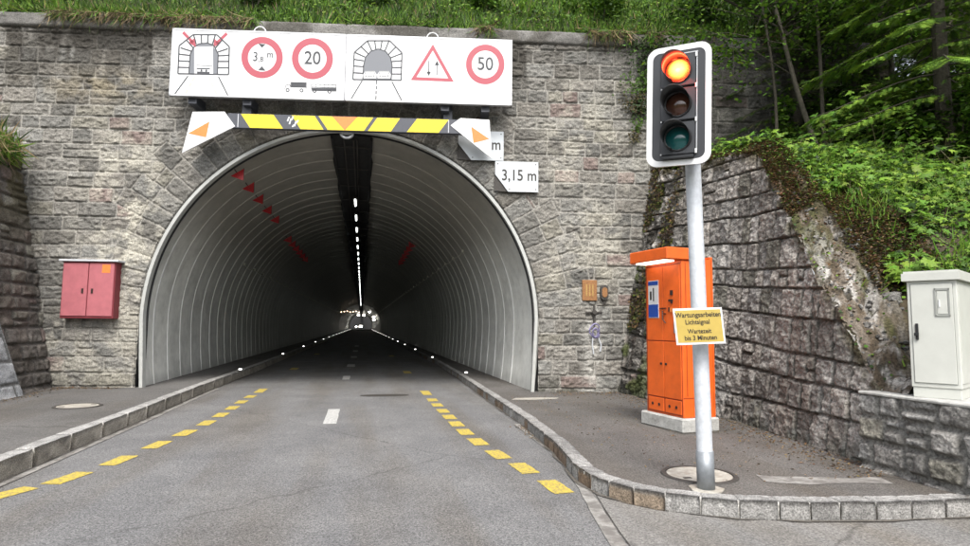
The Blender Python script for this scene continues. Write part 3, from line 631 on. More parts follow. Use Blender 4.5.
# lane markings (children of the road)
def dash(cx, cy, ln, wd, ang, m_, z=.005, skew=0):
    d = np.array([math.sin(ang), math.cos(ang)]); n = np.array([d[1], -d[0]]); V = []
    for t in np.linspace(-.5, .5, 9):
        for s in (-.5, .5):
            p = np.array([cx, cy])+d*(t*ln+s*skew)+n*(s*wd); V.append((p[0]+rng.uniform(-.006, .006), p[1]+rng.uniform(-.006, .006), z))
    link('lane_dash', raw_mesh('lane_dash', V, [(2*i, 2*i+1, 2*i+3, 2*i+2) for i in range(8)], None, [m_]), road)
RD = [(14.5, 1.54), (13.12, 1.535), (12.29, 1.535), (11.42, 1.54), (10.66, 1.55), (9.9, 1.555), (9.14, 1.575), (8.35, 1.62), (7.5, 1.71), (6.74, 1.84), (5.93, 1.945)]
for i, (y, x) in enumerate(RD):
    x2, y2 = (RD[i-1][1], RD[i-1][0]) if i else (1.54, 15.5)
    dash(x, y, .9 if i == 0 else .5, .21, math.atan2(x2-x, y2-y)*(1 if i < 9 else .5), M['road_yellow'])
LD = [(15.4, -2.34), (14.2, -2.37), (13.25, -2.385), (12.34, -2.38), (11.43, -2.385), (10.55, -2.41), (9.64, -2.49), (8.77, -2.60), (7.86, -2.73), (7.07, -2.92), (6.5, -3.2)]
for i, (y, x) in enumerate(LD):
    x2, y2 = (LD[i-1][1], LD[i-1][0]) if i else (-2.34, 16.5)
    dash(x, y, .9 if i == 0 else .5, .2, math.atan2(x2-x, y2-y), M['road_yellow'])
for y, x, l in ((11.05, -.47, 1.75), (18.9, -.42, 1.3), (24.5, -.38, 1.5), (31, -.36, 1.5), (38, -.35, 2), (47, -.35, 2.5)): dash(x, y, l, .21 if y < 20 else .3, 0, M['road_white'])
for y, x in ((22.8, -2.35), (34, -2.35)): dash(x, y, 1.0, .25, 0, M['road_yellow'])
for y, x in ((20.9, 1.56), (32, 1.56)): dash(x, y, 1.0, .25, 0, M['road_yellow'])
def disc(n=48, r=1, jit=0): return [(math.cos(2*math.pi*i/n)*r*(1+jit*(rng.random()-.5)), math.sin(2*math.pi*i/n)*r*(1+jit*(rng.random()-.5))) for i in range(n)]
def manhole(x, y, r, label, z=PZ):
    o = thing('manhole_cover', label, 'manhole cover', (x, y, z))
    b = MB(); b.prism(disc(48, r), (x, y, z), (1, 0, 0), (0, 1, 0), (0, 0, 1), .0, .010); b.build('lid', M['lid'], o)
    R1, R2 = r+.012, r+.05; V = []; n = 48
    for rr, zz in ((R1, z+.002), (R1, z+.014), (R2, z+.013), (R2+.01, z+.002)):
        V += [(x+rr*math.cos(2*math.pi*i/n), y+rr*math.sin(2*math.pi*i/n), zz) for i in range(n)]
    b = MB(); b.add(V, [(k*n+i, k*n+(i+1) % n, (k+1)*n+(i+1) % n, (k+1)*n+i) for k in range(3) for i in range(n)]); b.build('ring', M['iron'], o)
    for a in (.6, 3.7): b = MB(); b.box((x+math.cos(a)*r*.75, y+math.sin(a)*r*.75, z+.011), (1, 0, 0), (0, 1, 0), (0, 0, 1), (-.04, -.02, 0), (.04, .02, .003)); b.build('lift_slot', M['iron'], o)
manhole(3.32, 5.56, .31, 'pale round concrete manhole lid beside the traffic light pole')
manhole(-4.6, 11.3, .3, 'pale round manhole lid on the left pavement below the red box', PZL)
sheet_patch = [(2.95, 11.75), (3.1, 12.0), (3.6, 12.05), (4.0, 11.95), (3.9, 11.78), (3.4, 11.68)]
tag(sheet('concrete_patch', sheet_patch, PZ+.004, M['lid']), kind='structure')
tag(strip('concrete_patch', [(3.85, 5.35), (4.3, 5.2), (4.75, 5.1), (5.05, 5.0)], .27, PZ+.004, M['gutter'], seed=8, rag=.12), kind='structure')
# dark ironwork lens in the road
gd = thing('road_gully_cover', 'dark oblong iron cover in the roadway at the tunnel mouth', 'drain cover', (.55, 14.1, 0))
b = MB(); b.prism([(p[0]*.55, p[1]*.22) for p in disc(32)], (.55, 14.1, 0), (1, 0, 0), (0, 1, 0), (0, 0, 1), .002, .008); b.build('cover', M['iron'], gd)
# ------------------------------------------------------------------ tunnel
def prof_pt(a, R=RT):
    # a: 0..1 from right foot over the crown to the left foot; slight inward curve below springing
    foot = ZC-.1; arc = math.pi*R; tot = arc+2*foot; s = a*tot
    if s < foot: z = .1+s; return (R-.10*((foot-s)/foot)**2, z)
    if s > tot-foot: q = s-(tot-foot); return (-(R-.10*(q/foot)**2), ZC-q)
    t = (s-foot)/R; return (R*math.cos(t), ZC+R*math.sin(t))
def tunnel():
    o = thing('tunnel', 'dark round tunnel bore with ribbed grey lining panels', 'tunnel', (XC, 14, 0))
    n = 100; PR = [prof_pt(i/n) for i in range(n+1)]
    V = []; F = []; fm = []
    # rows of the lining; each panel laps over the next with a small bright seam
    rows = []
    rows.append(('face', 0.0))
    y = 15.25; ring = []
    while y < 130: ring.append(y); y += 1.05
    while y < 262: ring.append(y); y += 6
    first = True
    def addrow(f): 
        b0 = len(V)
        for (x, z) in PR: V.append(f(x, z))
        return b0
    def rowat(yv, sc):
        return lambda x, z: (XC+x*sc, max(yv, fy(XC+x)+.0 if yv < 15.0 else yv), ZC+(z-ZC)*sc if z > ZC else z)
    a = addrow(lambda x, z: (XC+x, fy(XC+x)-.02, z))
    prev = a; mi = 0
    for i, yv in enumerate(ring):
        yy = yv
        b1 = addrow(lambda x, z: (XC+x*.998, max(yy, fy(XC+x)+.25), z if z < ZC else ZC+(z-ZC)*.998))
        F.extend((prev+k, prev+k+1, b1+k+1, b1+k) for k in range(n)); fm += [0]*n
        ly = (.05 if i == 0 else .014) if yv < 60 else .04
        b2 = addrow(lambda x, z: (XC+x*.9950, max(yy, fy(XC+x)+.25)+.005, z if z < ZC else ZC+(z-ZC)*.9950))
        F.extend((b1+k, b1+k+1, b2+k+1, b2+k) for k in range(n)); fm += [1]*n
        b3 = addrow(lambda x, z: (XC+x*.9950, max(yy, fy(XC+x)+.25)+ly, z if z < ZC else ZC+(z-ZC)*.9950))
        F.extend((b2+k, b2+k+1, b3+k+1, b3+k) for k in range(n)); fm += [1]*n
        b4 = addrow(lambda x, z: (XC+x*1.001, max(yy, fy(XC+x)+.25)+ly+.005, z if z < ZC else ZC+(z-ZC)*1.001))
        F.extend((b3+k, b3+k+1, b4+k+1, b4+k) for k in range(n)); fm += [0]*n
        prev = b4
    VA = np.array(V); darkening = ss(2.6, 4.9, VA[:, 2]+.8*(fbm(VA[:, 1]*.25, VA[:, 0]*.3, 3, 120)-.5)); deep = ss(14, 34, VA[:, 1]); wall_falloff = np.array([.78, .79, .75])*(1-.42*deep[:, None]); CC = wall_falloff*(1-darkening[:, None])+np.array([.34, .325, .285])*(1-.35*deep[:, None])*darkening[:, None]  # daylight falloff painted in: walls pale at mouth, darker deeper; vault darker
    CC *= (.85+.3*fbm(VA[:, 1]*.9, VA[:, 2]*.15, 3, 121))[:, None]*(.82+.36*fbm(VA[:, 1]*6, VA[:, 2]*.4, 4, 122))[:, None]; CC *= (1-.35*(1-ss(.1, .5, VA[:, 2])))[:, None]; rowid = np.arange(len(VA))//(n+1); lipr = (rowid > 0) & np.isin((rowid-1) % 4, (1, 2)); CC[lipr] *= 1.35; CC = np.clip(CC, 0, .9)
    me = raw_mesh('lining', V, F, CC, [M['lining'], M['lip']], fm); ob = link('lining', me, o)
    # pale lining edge at the mouth
    b = MB(); r0, r1 = RA-.0, RA-.13; A = np.linspace(0, math.pi, 96)
    def pts(r, inset=0): return [(UC+r-.08, .12)]+[(UC+r*math.cos(a), ZC+r*math.sin(a)) for a in A]+[(UC-r+.08, .12)]
    rows_ = [(RA-.005, -.10), (RA-.005, .02), (RA-.008, .025), (RA-.075, .025), (RA-.08, .02), (RA-.08, -.12)]
    V = [];
    for r, of in rows_: V += [fpt(*p, of) for p in pts(r)]
    k = len(pts(1)); b.add(V, [(j*k+i, j*k+i+1, (j+1)*k+i+1, (j+1)*k+i) for j in range(5) for i in range(k-1)]); b.build('mouth_rim', mat('rim_paint', (.42, .43, .41), rough=.6, noise=.1), o)
    # dark duct band along the crown
    b = MB(); ys = np.array([13.9]+list(np.arange(14.5, 130, .5))+[262.]); w_ = np.array([.5+.05*(rng.random()-.5) if i < 200 else .5 for i in range(len(ys))]); V = []
    for yv, ww in zip(ys, w_):
        for q in np.linspace(-ww, ww, 7): V.append((XC+.08+q, yv, ZC+math.sqrt((RT-.07)**2-q*q)))
    b.add(V, [(7*i+j, 7*i+j+1, 7*i+8+j, 7*i+7+j) for i in range(len(ys)-1) for j in range(6)])
    for s in (-.5, .5): b.box((XC+.08+s*.9, 0, 0), (1, 0, 0), (0, 1, 0), (0, 0, 1), (-.02, 13.95, ZC+RT-.16), (.02, 262, ZC+RT-.05))
    b.build('crown_duct', M['duct'], o)
    b = MB()
    for yv in np.arange(14.6, 60, 1.05*2): b.box((XC+.08, yv, ZC+RT-.13), (1, 0, 0), (0, 1, 0), (0, 0, 1), (-.42, 0, -.02), (.42, .03, 0))
    for s in (-.1, .12, .2): b.tube([(XC+s, 14, ZC+RT-.14), (XC+s, 130, ZC+RT-.14)], .018, 6)
    b.build('cable_tray', M['iron'], o)
    # footing strips where the lining meets the pavement
    b = MB()
    V = [(XC-6, 262, -1), (XC+6, 262, -1), (XC+6, 262, 8), (XC-6, 262, 8)]; b.add(V, [(0, 1, 2, 3)]); b.build('end_wall', M['duct'], o)
tunnel()
def tunnel_cable(sx, z0, y0, label):
    x = XC+sx*(math.sqrt((RT*.985)**2-(z0-ZC)**2)-.05); o = thing('tunnel_cable', label, 'cable', (x, y0, z0))
    ys = np.arange(y0, 130, .35); b = MB(); sag = .07*np.abs(np.sin((ys-y0)*math.pi/2.1)); b.tube([(x, yy, z0-s) for yy, s in zip(ys, sag)], .014, 5)
    for yy in np.arange(y0, 125, 2.1): b.box((x, yy, z0), (1, 0, 0), (0, 1, 0), (0, 0, 1), (-.03, -.03, -.03), (.03, .03, .05))
    b.build('wire', M['cable'], o)
tunnel_cable(-1, 3.7, 22.5, 'thin sagging pale cable clipped along the left tunnel wall')
tunnel_cable(1, 4.0, 19, 'thin sagging pale cable clipped along the right tunnel wall')
# ceiling lamps
def lamp_proto():
    o = thing('tunnel_lamp', '', 'lamp', (XC+.1, 19.8, 5.72)); b = MB()
    b.box((XC+.1, 19.8, 5.72), (1, 0, 0), (0, 1, 0), (0, 0, 1), (-.07, 0, 0), (.07, 1.35, .06), bev=.01); b.build('housing', M['iron'], o)
    b = MB(); b.box((XC+.1, 19.8, 5.72), (1, 0, 0), (0, 1, 0), (0, 0, 1), (-.022, .12, -.04), (.022, 1.15, 0), bev=.008); b.build('tube', M['lamp'], o)
    return o
lp = lamp_proto()
for i in range(38):
    o = lp if i == 0 else copy_tree(lp); o.location = (XC+.1, 19.8+2.95*i, 5.72)
    o['group'] = 'lamps along the tunnel crown'
    o['label'] = ('largest and nearest lit white tube lamp on the tunnel ceiling' if i == 0 else 'second lit white tube lamp into the tunnel, just past the nearest' if i == 1 else 'small lit white tube lamp deep along the tunnel ceiling')
def stud_proto():
    o = thing('kerb_stud', '', 'marker light', (0, 0, PZ)); b = MB()
    b.box((0, 0, PZ), (1, 0, 0), (0, 1, 0), (0, 0, 1), (-.05, -.07, 0), (.05, .07, .04), bev=.015); b.build('base', M['white'], o)
    b = MB(); b.box((0, 0, PZ), (1, 0, 0), (0, 1, 0), (0, 0, 1), (-.042, -.08, .012), (.042, -.07, .045), bev=.004); b.build('lens', M['stud'], o)
    return o
sp = stud_proto(); first = True
for side, x, y0, dy in (('left', -3.5, 19.4, 10), ('right', 3.14, 18.4, 9)):
    for i in range(19 if side == 'left' else 21):
        o = sp if first else copy_tree(sp); first = False; yy = y0+dy*i
        o.location = (x-.0+(-.05 if side == 'left' else .03), yy, (PZL if side == 'left' else PZ)+.008); o['group'] = 'glowing studs on the %s kerb in the tunnel' % side
        o['label'] = ('nearest glowing white stud on the %s tunnel kerb' % side) if i == 0 else ('second glowing stud along the %s tunnel kerb' % side) if i == 1 else 'tiny glowing stud far along the %s tunnel kerb' % side
# red triangles on the lining
def red_tri(yv, ang, label, group=None, sz=.3):
    a = math.radians(ang); R_ = RT-.1; c = np.array([XC+R_*math.cos(a), yv, ZC+R_*math.sin(a)]); inn = np.array([-math.cos(a), 0, -math.sin(a)])
    tng = np.array([0, -1., 0]); o = thing('red_triangle_marker', label, 'marker', tuple(c), group)
    ex = np.array([1., 0, 0]); ez = np.array([0, 0, 1.]); s = 1 if ang > 90 else -1
    P = [(-.62*s*sz, -.15*sz), (.42*s*sz, -.48*sz), (.42*s*sz, .55*sz)]
    c2 = c+inn*.06; b = MB(); b.prism(P, c2, ex, ez, np.array([0, -1., 0]), 0, .012); b.build('plate', M['red'], o)
    b = MB(); b.tube([c-inn*.12, c+inn*.1], .014, 6); b.tube([c2+ex*(.42*s*sz)-ez*.1, c2+ex*.42*s*sz+ez*.6*sz], .012, 6); b.build('bracket', M['iron'], o)
for i, yv in enumerate((14.6, 15.95, 17.4, 19.0, 20.7)):
    red_tri(yv, 126.5, ['nearest red triangle plate hanging at the upper left of the tunnel mouth', 'second red triangle plate along the upper left tunnel vault', 'third red triangle plate along the upper left tunnel vault', 'fourth red triangle plate along the upper left tunnel vault', 'fifth and smallest of the separate red triangle plates on the left vault'][i], 'red triangles on the left vault', .27)
for i in range(6): red_tri(25+i*1.5, 128, 'dim red triangle overlapping others deep on the left vault', 'dim red triangles deep on the left vault', .3)
for i in range(6): red_tri(26+i*1.5, 54, 'dim red triangle overlapping others deep on the right vault', 'dim red triangles deep on the right vault', .3)
# deep lights
og = thing('light_gantry', 'row of small warm lights across the tunnel far inside', 'light row', (XC, 118, 4.2))
b = MB(); b.box((XC, 118, 4.3), (1, 0, 0), (0, 1, 0), (0, 0, 1), (-3.7, 0, 0), (.2, .1, .1)); b.build('rail', M['iron'], og)
for i in range(7):
    b = MB(); b.box((XC-3.5+i*.55, 117.9, 4.05+.2*((i*7) % 3-1)*.5), (1, 0, 0), (0, 1, 0), (0, 0, 1), (-.09, 0, 0), (.09, .06, .14), bev=.02); b.build('lamp', M['warm'], og)
of = thing('deep_glow_panels', 'unseen glow panels added to brighten the last ring far down the tunnel', 'added glow', (XC, 235, 0))  # added emitters, no real lamps: they make the glow on the far lining
for (x, z, yv, s) in ((XC+3.2, 3.6, 150, .3), (XC+3.3, 2.9, 153, .3), (XC+2.2, 4.9, 156, .25), (XC-1, 5.3, 232, .4), (XC+1, 5.3, 232, .4), (XC, 1.1, 225, .55), (XC-1.6, 1.0, 222, .3)):
    b = MB(); b.box((x, yv, z), (1, 0, 0), (0, 1, 0), (0, 0, 1), (-s, 0, -s*.6), (s, .1, s*.6), bev=.03); b.build('lamp', M['cool'], of)
# ------------------------------------------------------------------ 2-D sign drawing
class Frame:
    def __init__(s, o, ex, ey, ez): s.o, s.ex, s.ey, s.ez = map(lambda a: np.array(a, float), (o, ex, ey, ez))
    def p(s, x, y, z=0): return s.o+s.ex*x+s.ey*y+s.ez*z
    def mat(s, x, y, z, sc=1): 
        m_ = Matrix.Identity(4)
        for i in range(3): m_[i][0] = s.ex[i]*sc; m_[i][1] = s.ey[i]*sc; m_[i][2] = s.ez[i]*sc
        q = s.p(x, y, z); m_[0][3], m_[1][3], m_[2][3] = q; return m_
class Draw:
    def __init__(s, fr, z=.003, tf=None): s.fr = fr; s.z = z; s.b = MB(); s.tf = tf or (lambda x, y: (x, y))
    def poly(s, pts, dz=0):
        V = [s.fr.p(*s.tf(*p), s.z+dz) for p in pts]
        if len(V) > 4 : s.b.add([np.mean(V, 0)]+V, [(0, 1+i, 1+(i+1) % len(V)) for i in range(len(V))])
        else: s.b.add(V, [tuple(range(len(V)))])
    def line(s, a, b_, w_, dz=0):
        a = np.array(a, float); b_ = np.array(b_, float); t = b_-a; t /= np.linalg.norm(t); n = np.array([-t[1], t[0]])*w_/2
        s.poly([a+n, b_+n, b_-n, a-n], dz)
    def path(s, pts, w_, closed=False):
        pts = list(pts)+([pts[0]] if closed else [])
        for i in range(len(pts)-1): s.line(pts[i], pts[i+1], w_, dz=(i % 2)*.0002)
    def ring(s, c, r0, r1, n=56):
        for i in range(n):
            a, b_ = 2*math.pi*i/n, 2*math.pi*(i+1)/n
            s.poly([(c[0]+r0*math.cos(a), c[1]+r0*math.sin(a)), (c[0]+r1*math.cos(a), c[1]+r1*math.sin(a)), (c[0]+r1*math.cos(b_), c[1]+r1*math.sin(b_)), (c[0]+r0*math.cos(b_), c[1]+r0*math.sin(b_))])
    def disc(s, c, r, n=32): s.poly([(c[0]+r*math.cos(2*math.pi*i/n), c[1]+r*math.sin(2*math.pi*i/n)) for i in range(n)])
    def done(s, name, m_, parent): return s.b.build(name, m_, parent)
def text(body, fr, x, y, size, m_, parent, name='lettering', z=.004, align='CENTER', sx=1.0, bold=0):
    cu = bpy.data.curves.new(name, 'FONT'); cu.body = body; cu.size = 1; cu.align_x = align; cu.align_y = 'CENTER'; cu.offset = bold
    tmp = bpy.data.objects.new('tmp_text', cu); COL.objects.link(tmp); bpy.context.view_layer.update()
    me = bpy.data.meshes.new_from_object(tmp.evaluated_get(bpy.context.evaluated_depsgraph_get())); bpy.data.objects.remove(tmp); bpy.data.curves.remove(cu)
    me.transform(fr.mat(x, y, z) @ Matrix.Diagonal((size*sx, size, size, 1))); me.materials.clear(); me.materials.append(m_); me.name = name
    return link(name, me, parent)
# ------------------------------------------------------------------ big sign board over the arch
def board():
    off = .6; W, Hh = 7.43, 1.49; u0, zt = -8.12, 8.0; fr = Frame(fpt(u0, zt, off), FE, -UP, FN)       # y runs DOWN here
    o = thing('lane_sign_board', 'long white double sign board with tunnel pictograms above the arch', 'road sign', tuple(fpt(u0+W/2, zt-Hh, off-.15)))
    wp = W*.5045
    for a, b_ in ((0, wp-.012), (wp+.012, W)):
        b = MB(); b.box(fpt(u0, zt, off), FE, -UP, FN, (a, 0, -.09), (b_, Hh, 0), bev=.012); pn = b.build('panel', M['white'], o)
        b = MB()
        for (x0, y0, x1, y1) in ((a, -.012, b_, .022), (a, Hh-.022, b_, Hh+.012), (a-.006, -.012, a+.022, Hh+.012), (b_-.022, -.012, b_+.006, Hh+.012)):
            b.box(fpt(u0, zt, off), FE, -UP, FN, (x0, y0, -.1), (x1, y1, .008))
        for x in np.linspace(a+.08, b_-.08, 9):
            for y in (.045, Hh-.045): b.prism([(p[0]*.012+x, p[1]*.012+y) for p in disc(8)], fpt(u0, zt, off), FE, -UP, FN, 0, .004)
        b.build('frame', M['signframe'], pn)
    # carrier
    for q in (.45, 1.62, 5.95, 6.85):
        b = MB(); b.box(fpt(u0, zt, off), FE, -UP, FN, (q-.07, .1, -.2), (q+.07, Hh+.1, -.1)); b.box(fpt(u0, zt, off), FE, -UP, FN, (q-.09, Hh-.05, -off-.02), (q+.09, Hh+.14, -.1))
        b.box(fpt(u0, zt, off), FE, -UP, FN, (q-.05, .12, -off-.02), (q+.05, .22, -.19)); b.build('bracket', M['anthracite'], o)
    b = MB()
    for q in (1.85, 5.65):
        b.tube([fpt(u0+q+.13*math.cos(a), zt+.0+.14*math.sin(a), off-.05) for a in np.linspace(0, math.pi, 14)], .014, 8)
    b.build('lifting_eye', M['white'], o)
    # crop coordinates -> board metres
    L = lambda x, y: ((x-72+(y-22)*.05)/873*wp, (y-22-(x-72)*.032)/330*Hh)
    Rr = lambda x, y: (wp+(x-22+(y-30)*.008)/906*(W-wp), (y-30-(x-22)*.034)/343*Hh)
    # ---- left pictogram
    d = Draw(fr, .003, L); g = 7
    outer = [(98, 247), (103, 108), (172, 52), (290, 52), (352, 112), (348, 252)]; d.path(outer, g, True)
    inner = [(152, 247), (158, 150), (175, 115), (200, 98), (245, 94), (275, 106), (297, 150), (293, 252)]; d.path(inner, 6)
    for a, b_ in (((98, 215), (153, 217)), ((100, 183), (155, 186)), ((102, 150), (157, 156)), ((110, 118), (163, 135)), ((140, 80), (172, 118)), ((175, 55), (188, 100)), ((213, 53), (214, 95)), ((247, 53), (244, 94)), ((282, 55), (268, 100)), ((315, 80), (284, 118)), ((345, 122), (292, 140)), ((349, 155), (297, 158)), ((350, 186), (296, 186)), ((348, 218), (295, 218))): d.line(a, b_, g)
    for a, b_ in (((148, 258), (80, 352)), ((298, 262), (346, 358))): d.line(a, b_, 6)
    d.poly([(190, 218), (256, 220), (256, 226), (190, 224)]); d.poly([(190, 236), (256, 238), (252, 248), (194, 246)]); d.line((188, 205), (268, 207), 3); d.disc((214, 231), 5); d.disc((238, 232), 5)
    d.done('tunnel_pictogram', M['grey_ink'], o)
    for t3 in ([(498, 97), (533, 99), (515, 118)], [(495, 230), (533, 232), (514, 209)]):
        d = Draw(fr, .003, L); d.poly(t3); d.done('height_notch', M['grey_ink'], o)
    # lorry & coach outlines
    d = Draw(fr, .003, L)
    for c in ((642, 329), (712, 331)): d.ring(c, 5, 10, 18)
    d.path([(628, 325), (634, 305), (652, 300), (656, 312), (735, 316), (735, 325)], 3); d.path([(658, 290), (737, 292), (736, 316), (658, 314)], 3, True)
    d.poly([(660, 292), (735, 294), (734, 314), (660, 312)]); d.done('lorry_pictogram', M['grey_ink'], o); d = Draw(fr, .003, L)
    for c in ((777, 333), (852, 337)): d.ring(c, 5, 10, 18)
    d.path([(762, 328), (762, 300), (885, 302), (887, 335), (762, 331)], 3); d.line((762, 314), (886, 318), 3)
    for x in (785, 806, 827, 848, 868): d.line((x, 300), (x, 316), 2)
    d.poly([(764, 318), (885, 320), (885, 333), (764, 329)]); d.done('coach_pictogram', M['grey_ink'], o)
    d = Draw(fr, .0022, L); d.poly([(152, 247), (158, 150), (178, 112), (178, 248)]); d.poly([(272, 252), (270, 110), (297, 150), (293, 252)]); d.poly([(178, 112), (200, 98), (245, 94), (272, 110)])
    d.done('tunnel_pictogram_fill', M['mid_ink'], o)
    for a, b_, t3 in (((122, 40), (172, 92), [(150, 92), (178, 70), (188, 116)]), ((340, 45), (288, 96), [(278, 72), (306, 96), (272, 116)])):
        d = Draw(fr, .003, L); d.line(a, b_, 15); d.poly(t3); d.done('red_arrow', M['faded_red'], o)
    for c in ((516, 166), (769, 171)):
        d = Draw(fr, .003, L); d.ring(c, 71, 104); d.done('red_ring', M['faded_red'], o)
    for ls in ((((135, 348), (147, 325)), ((153, 313), (165, 292)), ((168, 285), (182, 262))), (((290, 350), (278, 325)), ((272, 313), (263, 292)), ((259, 285), (250, 262)))):
        d = Draw(fr, .0018, L)
        for a, b_ in ls: d.line(a, b_, 7)
        d.done('pictogram_lane', M['pale_yellow'], o)
    frT = Frame(fr.o, FE, UP, FN)
    for s, x, y, sz, sx in (('3', 482, 164, .30, .8), (',8', 510, 176, .17, .85), ('m', 556, 152, .22, .85), ('20', 769, 171, .42, .88)):
        a, b_ = L(x, y); text(s, frT, a, -b_, sz, M['grey_ink'], o, bold=.01, sx=sx)
    # ---- right pictogram
    d = Draw(fr, .003, Rr); outer = [(62, 266), (66, 124), (136, 62), (256, 62), (324, 126), (322, 271)]; d.path(outer, g, True)
    inner = [(115, 266), (118, 190), (128, 148), (155, 118), (195, 105), (235, 118), (262, 150), (272, 190), (268, 268)]; d.path(inner, 6)
    for a, b_ in (((62, 230), (116, 234)), ((64, 195), (118, 199)), ((65, 160), (119, 168)), ((72, 125), (124, 148)), ((102, 93), (143, 132)), ((136, 64), (160, 114)), ((175, 62), (182, 106)), ((215, 62), (208, 106)), ((252, 64), (232, 114)), ((290, 95), (252, 134)), ((322, 130), (264, 152)), ((324, 168), (271, 172)), ((323, 204), (272, 204)), ((322, 238), (270, 238))): d.line(a, b_, g)
    for a, b_ in (((112, 272), (52, 372)), ((272, 278), (328, 380)), ((190, 272), (190, 292)), ((189, 300), (189, 318)), ((188, 326), (188, 344)), ((188, 352), (187, 374))): d.line(a, b_, 6)
    d.done('tunnel_pictogram', M['grey_ink'], o); d = Draw(fr, .003, Rr)
    d.line((471, 168), (471, 240), 5); d.poly([(459, 226), (483, 226), (471, 250)]); d.line((515, 246), (515, 178), 5); d.poly([(503, 192), (527, 192), (515, 168)])
    d.done('opposing_arrows', M['grey_ink'], o)
    d = Draw(fr, .0022, Rr); d.poly([(115, 266), (118, 190), (128, 148), (155, 118), (195, 105), (235, 118), (262, 150), (272, 190), (268, 268)]); d.done('tunnel_pictogram_fill', M['mid_ink'], o)
    d = Draw(fr, .0036, Rr)
    for cx in (153, 229): d.poly([(cx-36, 240), (cx-24, 222), (cx+24, 222), (cx+36, 240), (cx+34, 262), (cx-34, 262)])
    d.done('car_outline', M['white'], o)
    d = Draw(fr, .0046, Rr)
    for cx in (153, 229):
        d.path([(cx-22, 224), (cx+22, 224), (cx+28, 238), (cx-28, 238)], 2.5, True)
        for q in (-22, 22): d.disc((cx+q, 248), 4)
        d.line((cx-14, 250), (cx+14, 250), 3); d.line((cx-36, 262), (cx+36, 262), 3)
    d.done('car_line', M['grey_ink'], o)
    d = Draw(fr, .003, Rr); A, B, Cc = np.array((492, 80.)), np.array((608, 280.)), np.array((374, 270.)); G = (A+B+Cc)/3
    for p, q in ((A, B), (B, Cc), (Cc, A)):
        p2, q2 = G+(p-G)*.74, G+(q-G)*.74; d.poly([p, q, q2, p2])
    d.done('red_triangle', M['faded_red'], o); d = Draw(fr, .003, Rr); d.ring((780, 188), 74, 106); d.done('red_ring', M['faded_red'], o)
    a, b_ = Rr(780, 188); text('50', frT, a, -b_, .42, M['grey_ink'], o, bold=.01, sx=.88)
board()
# ------------------------------------------------------------------ height gauge beam
def beam():
    off = .5; s_ = .0219; cu = -4.34; zt, zb = 6.18, 5.85
    X = lambda px: cu+(px-345)*s_
    o = thing('height_gauge_beam', 'black and yellow striped height limit beam across the arch crown', 'height beam', tuple(fpt(cu, zb, off)))
    b = MB(); b.box(fpt(0, 0, off), FE, UP, FN, (X(228), zb, -.1), (X(464), zt, 0), bev=.01); b.build('beam', M['anthracite'], o)
    b = MB()
    for q in (238.5, 448): b.box(fpt(0, 0, off), FE, UP, FN, (X(q)-.008, zb+.02, 0), (X(q)+.008, zt-.02, .004))
    b.build('joint_line', M['pale_ink'], o)
    b = MB()
    for q in (244, 447): b.box(fpt(0, 0, off), FE, UP, FN, (X(q)-.1, zt-.05, -off), (X(q)+.1, zt+.4, -.15))
    b.build('hanger', M['anthracite'], o)
    fr = Frame(fpt(0, 0, off), FE, UP, FN); d = Draw(fr, .003); t, u = zt-.012, zb+.012
    for a, b1, c, e in ((241, 273, 250.5, 283), (291, 313.6, 300, 323), (317.5, 372, 327, 363), (376, 399, 367, 390), (416, 448, 406, 438)):
        d.poly([(X(a), t), (X(b1), t), (X(e), u), (X(c), u)])
    d.done('yellow_stripe', M['yellow'], o)
    d = Draw(fr, .006); d.poly([(X(331), t), (X(356), t), (X(344), u)]); d.done('orange_triangle', M['orange_tri'], o)
    d = Draw(fr, .006)   # white scuff marks
    for x, z, l in ((287, 6.08, .10), (289, 6.03, .13), (291, 6.10, .09), (294, 5.98, .12), (296, 6.03, .06), (292, 5.93, .05)): d.line((X(x), z-l/2), (X(x)+.035, z+l/2), .03)
    d.done('scuff', M['white'], o)
    b = MB(); b.tube([fpt(X(345)+.13*math.cos(a), zb-.02+.09*math.sin(a), off-.15) for a in np.linspace(math.pi, 2*math.pi, 10)], .03, 8); b.tube([fpt(X(339), zb+.02, off-.2), fpt(X(351), zb+.02, off-.2)], .05, 10); b.build('sensor', M['signframe'], o)
    for nm, P, Tr in (('left', [(194, 113), (225, 113), (236, 128), (186, 154.5)], [(191, 135), (211, 123), (208.5, 139)]),
                      ('right', [(450, 128.5), (460, 121), (489.5, 123), (492.5, 163.5)], [(471, 130), (489.5, 143), (473.5, 147)])):
        Z = lambda py, px: 6.18-(py-(113+(px-194)*.035 if True else 0))*s_
        q = [(X(px), Z(py, px)) for px, py in P]; b = MB(); b.prism(q[::-1] if False else q, fpt(0, 0, off), FE, UP, FN, -.02, .012); pn = b.build('end_panel', M['white'], o); pn['label'] = 'white cut-corner end panel with an orange triangle'
        d = Draw(fr, .016); d.poly([(X(px), Z(py, px)) for px, py in Tr]); d.done('orange_triangle', M['orange_tri'], pn)
beam()
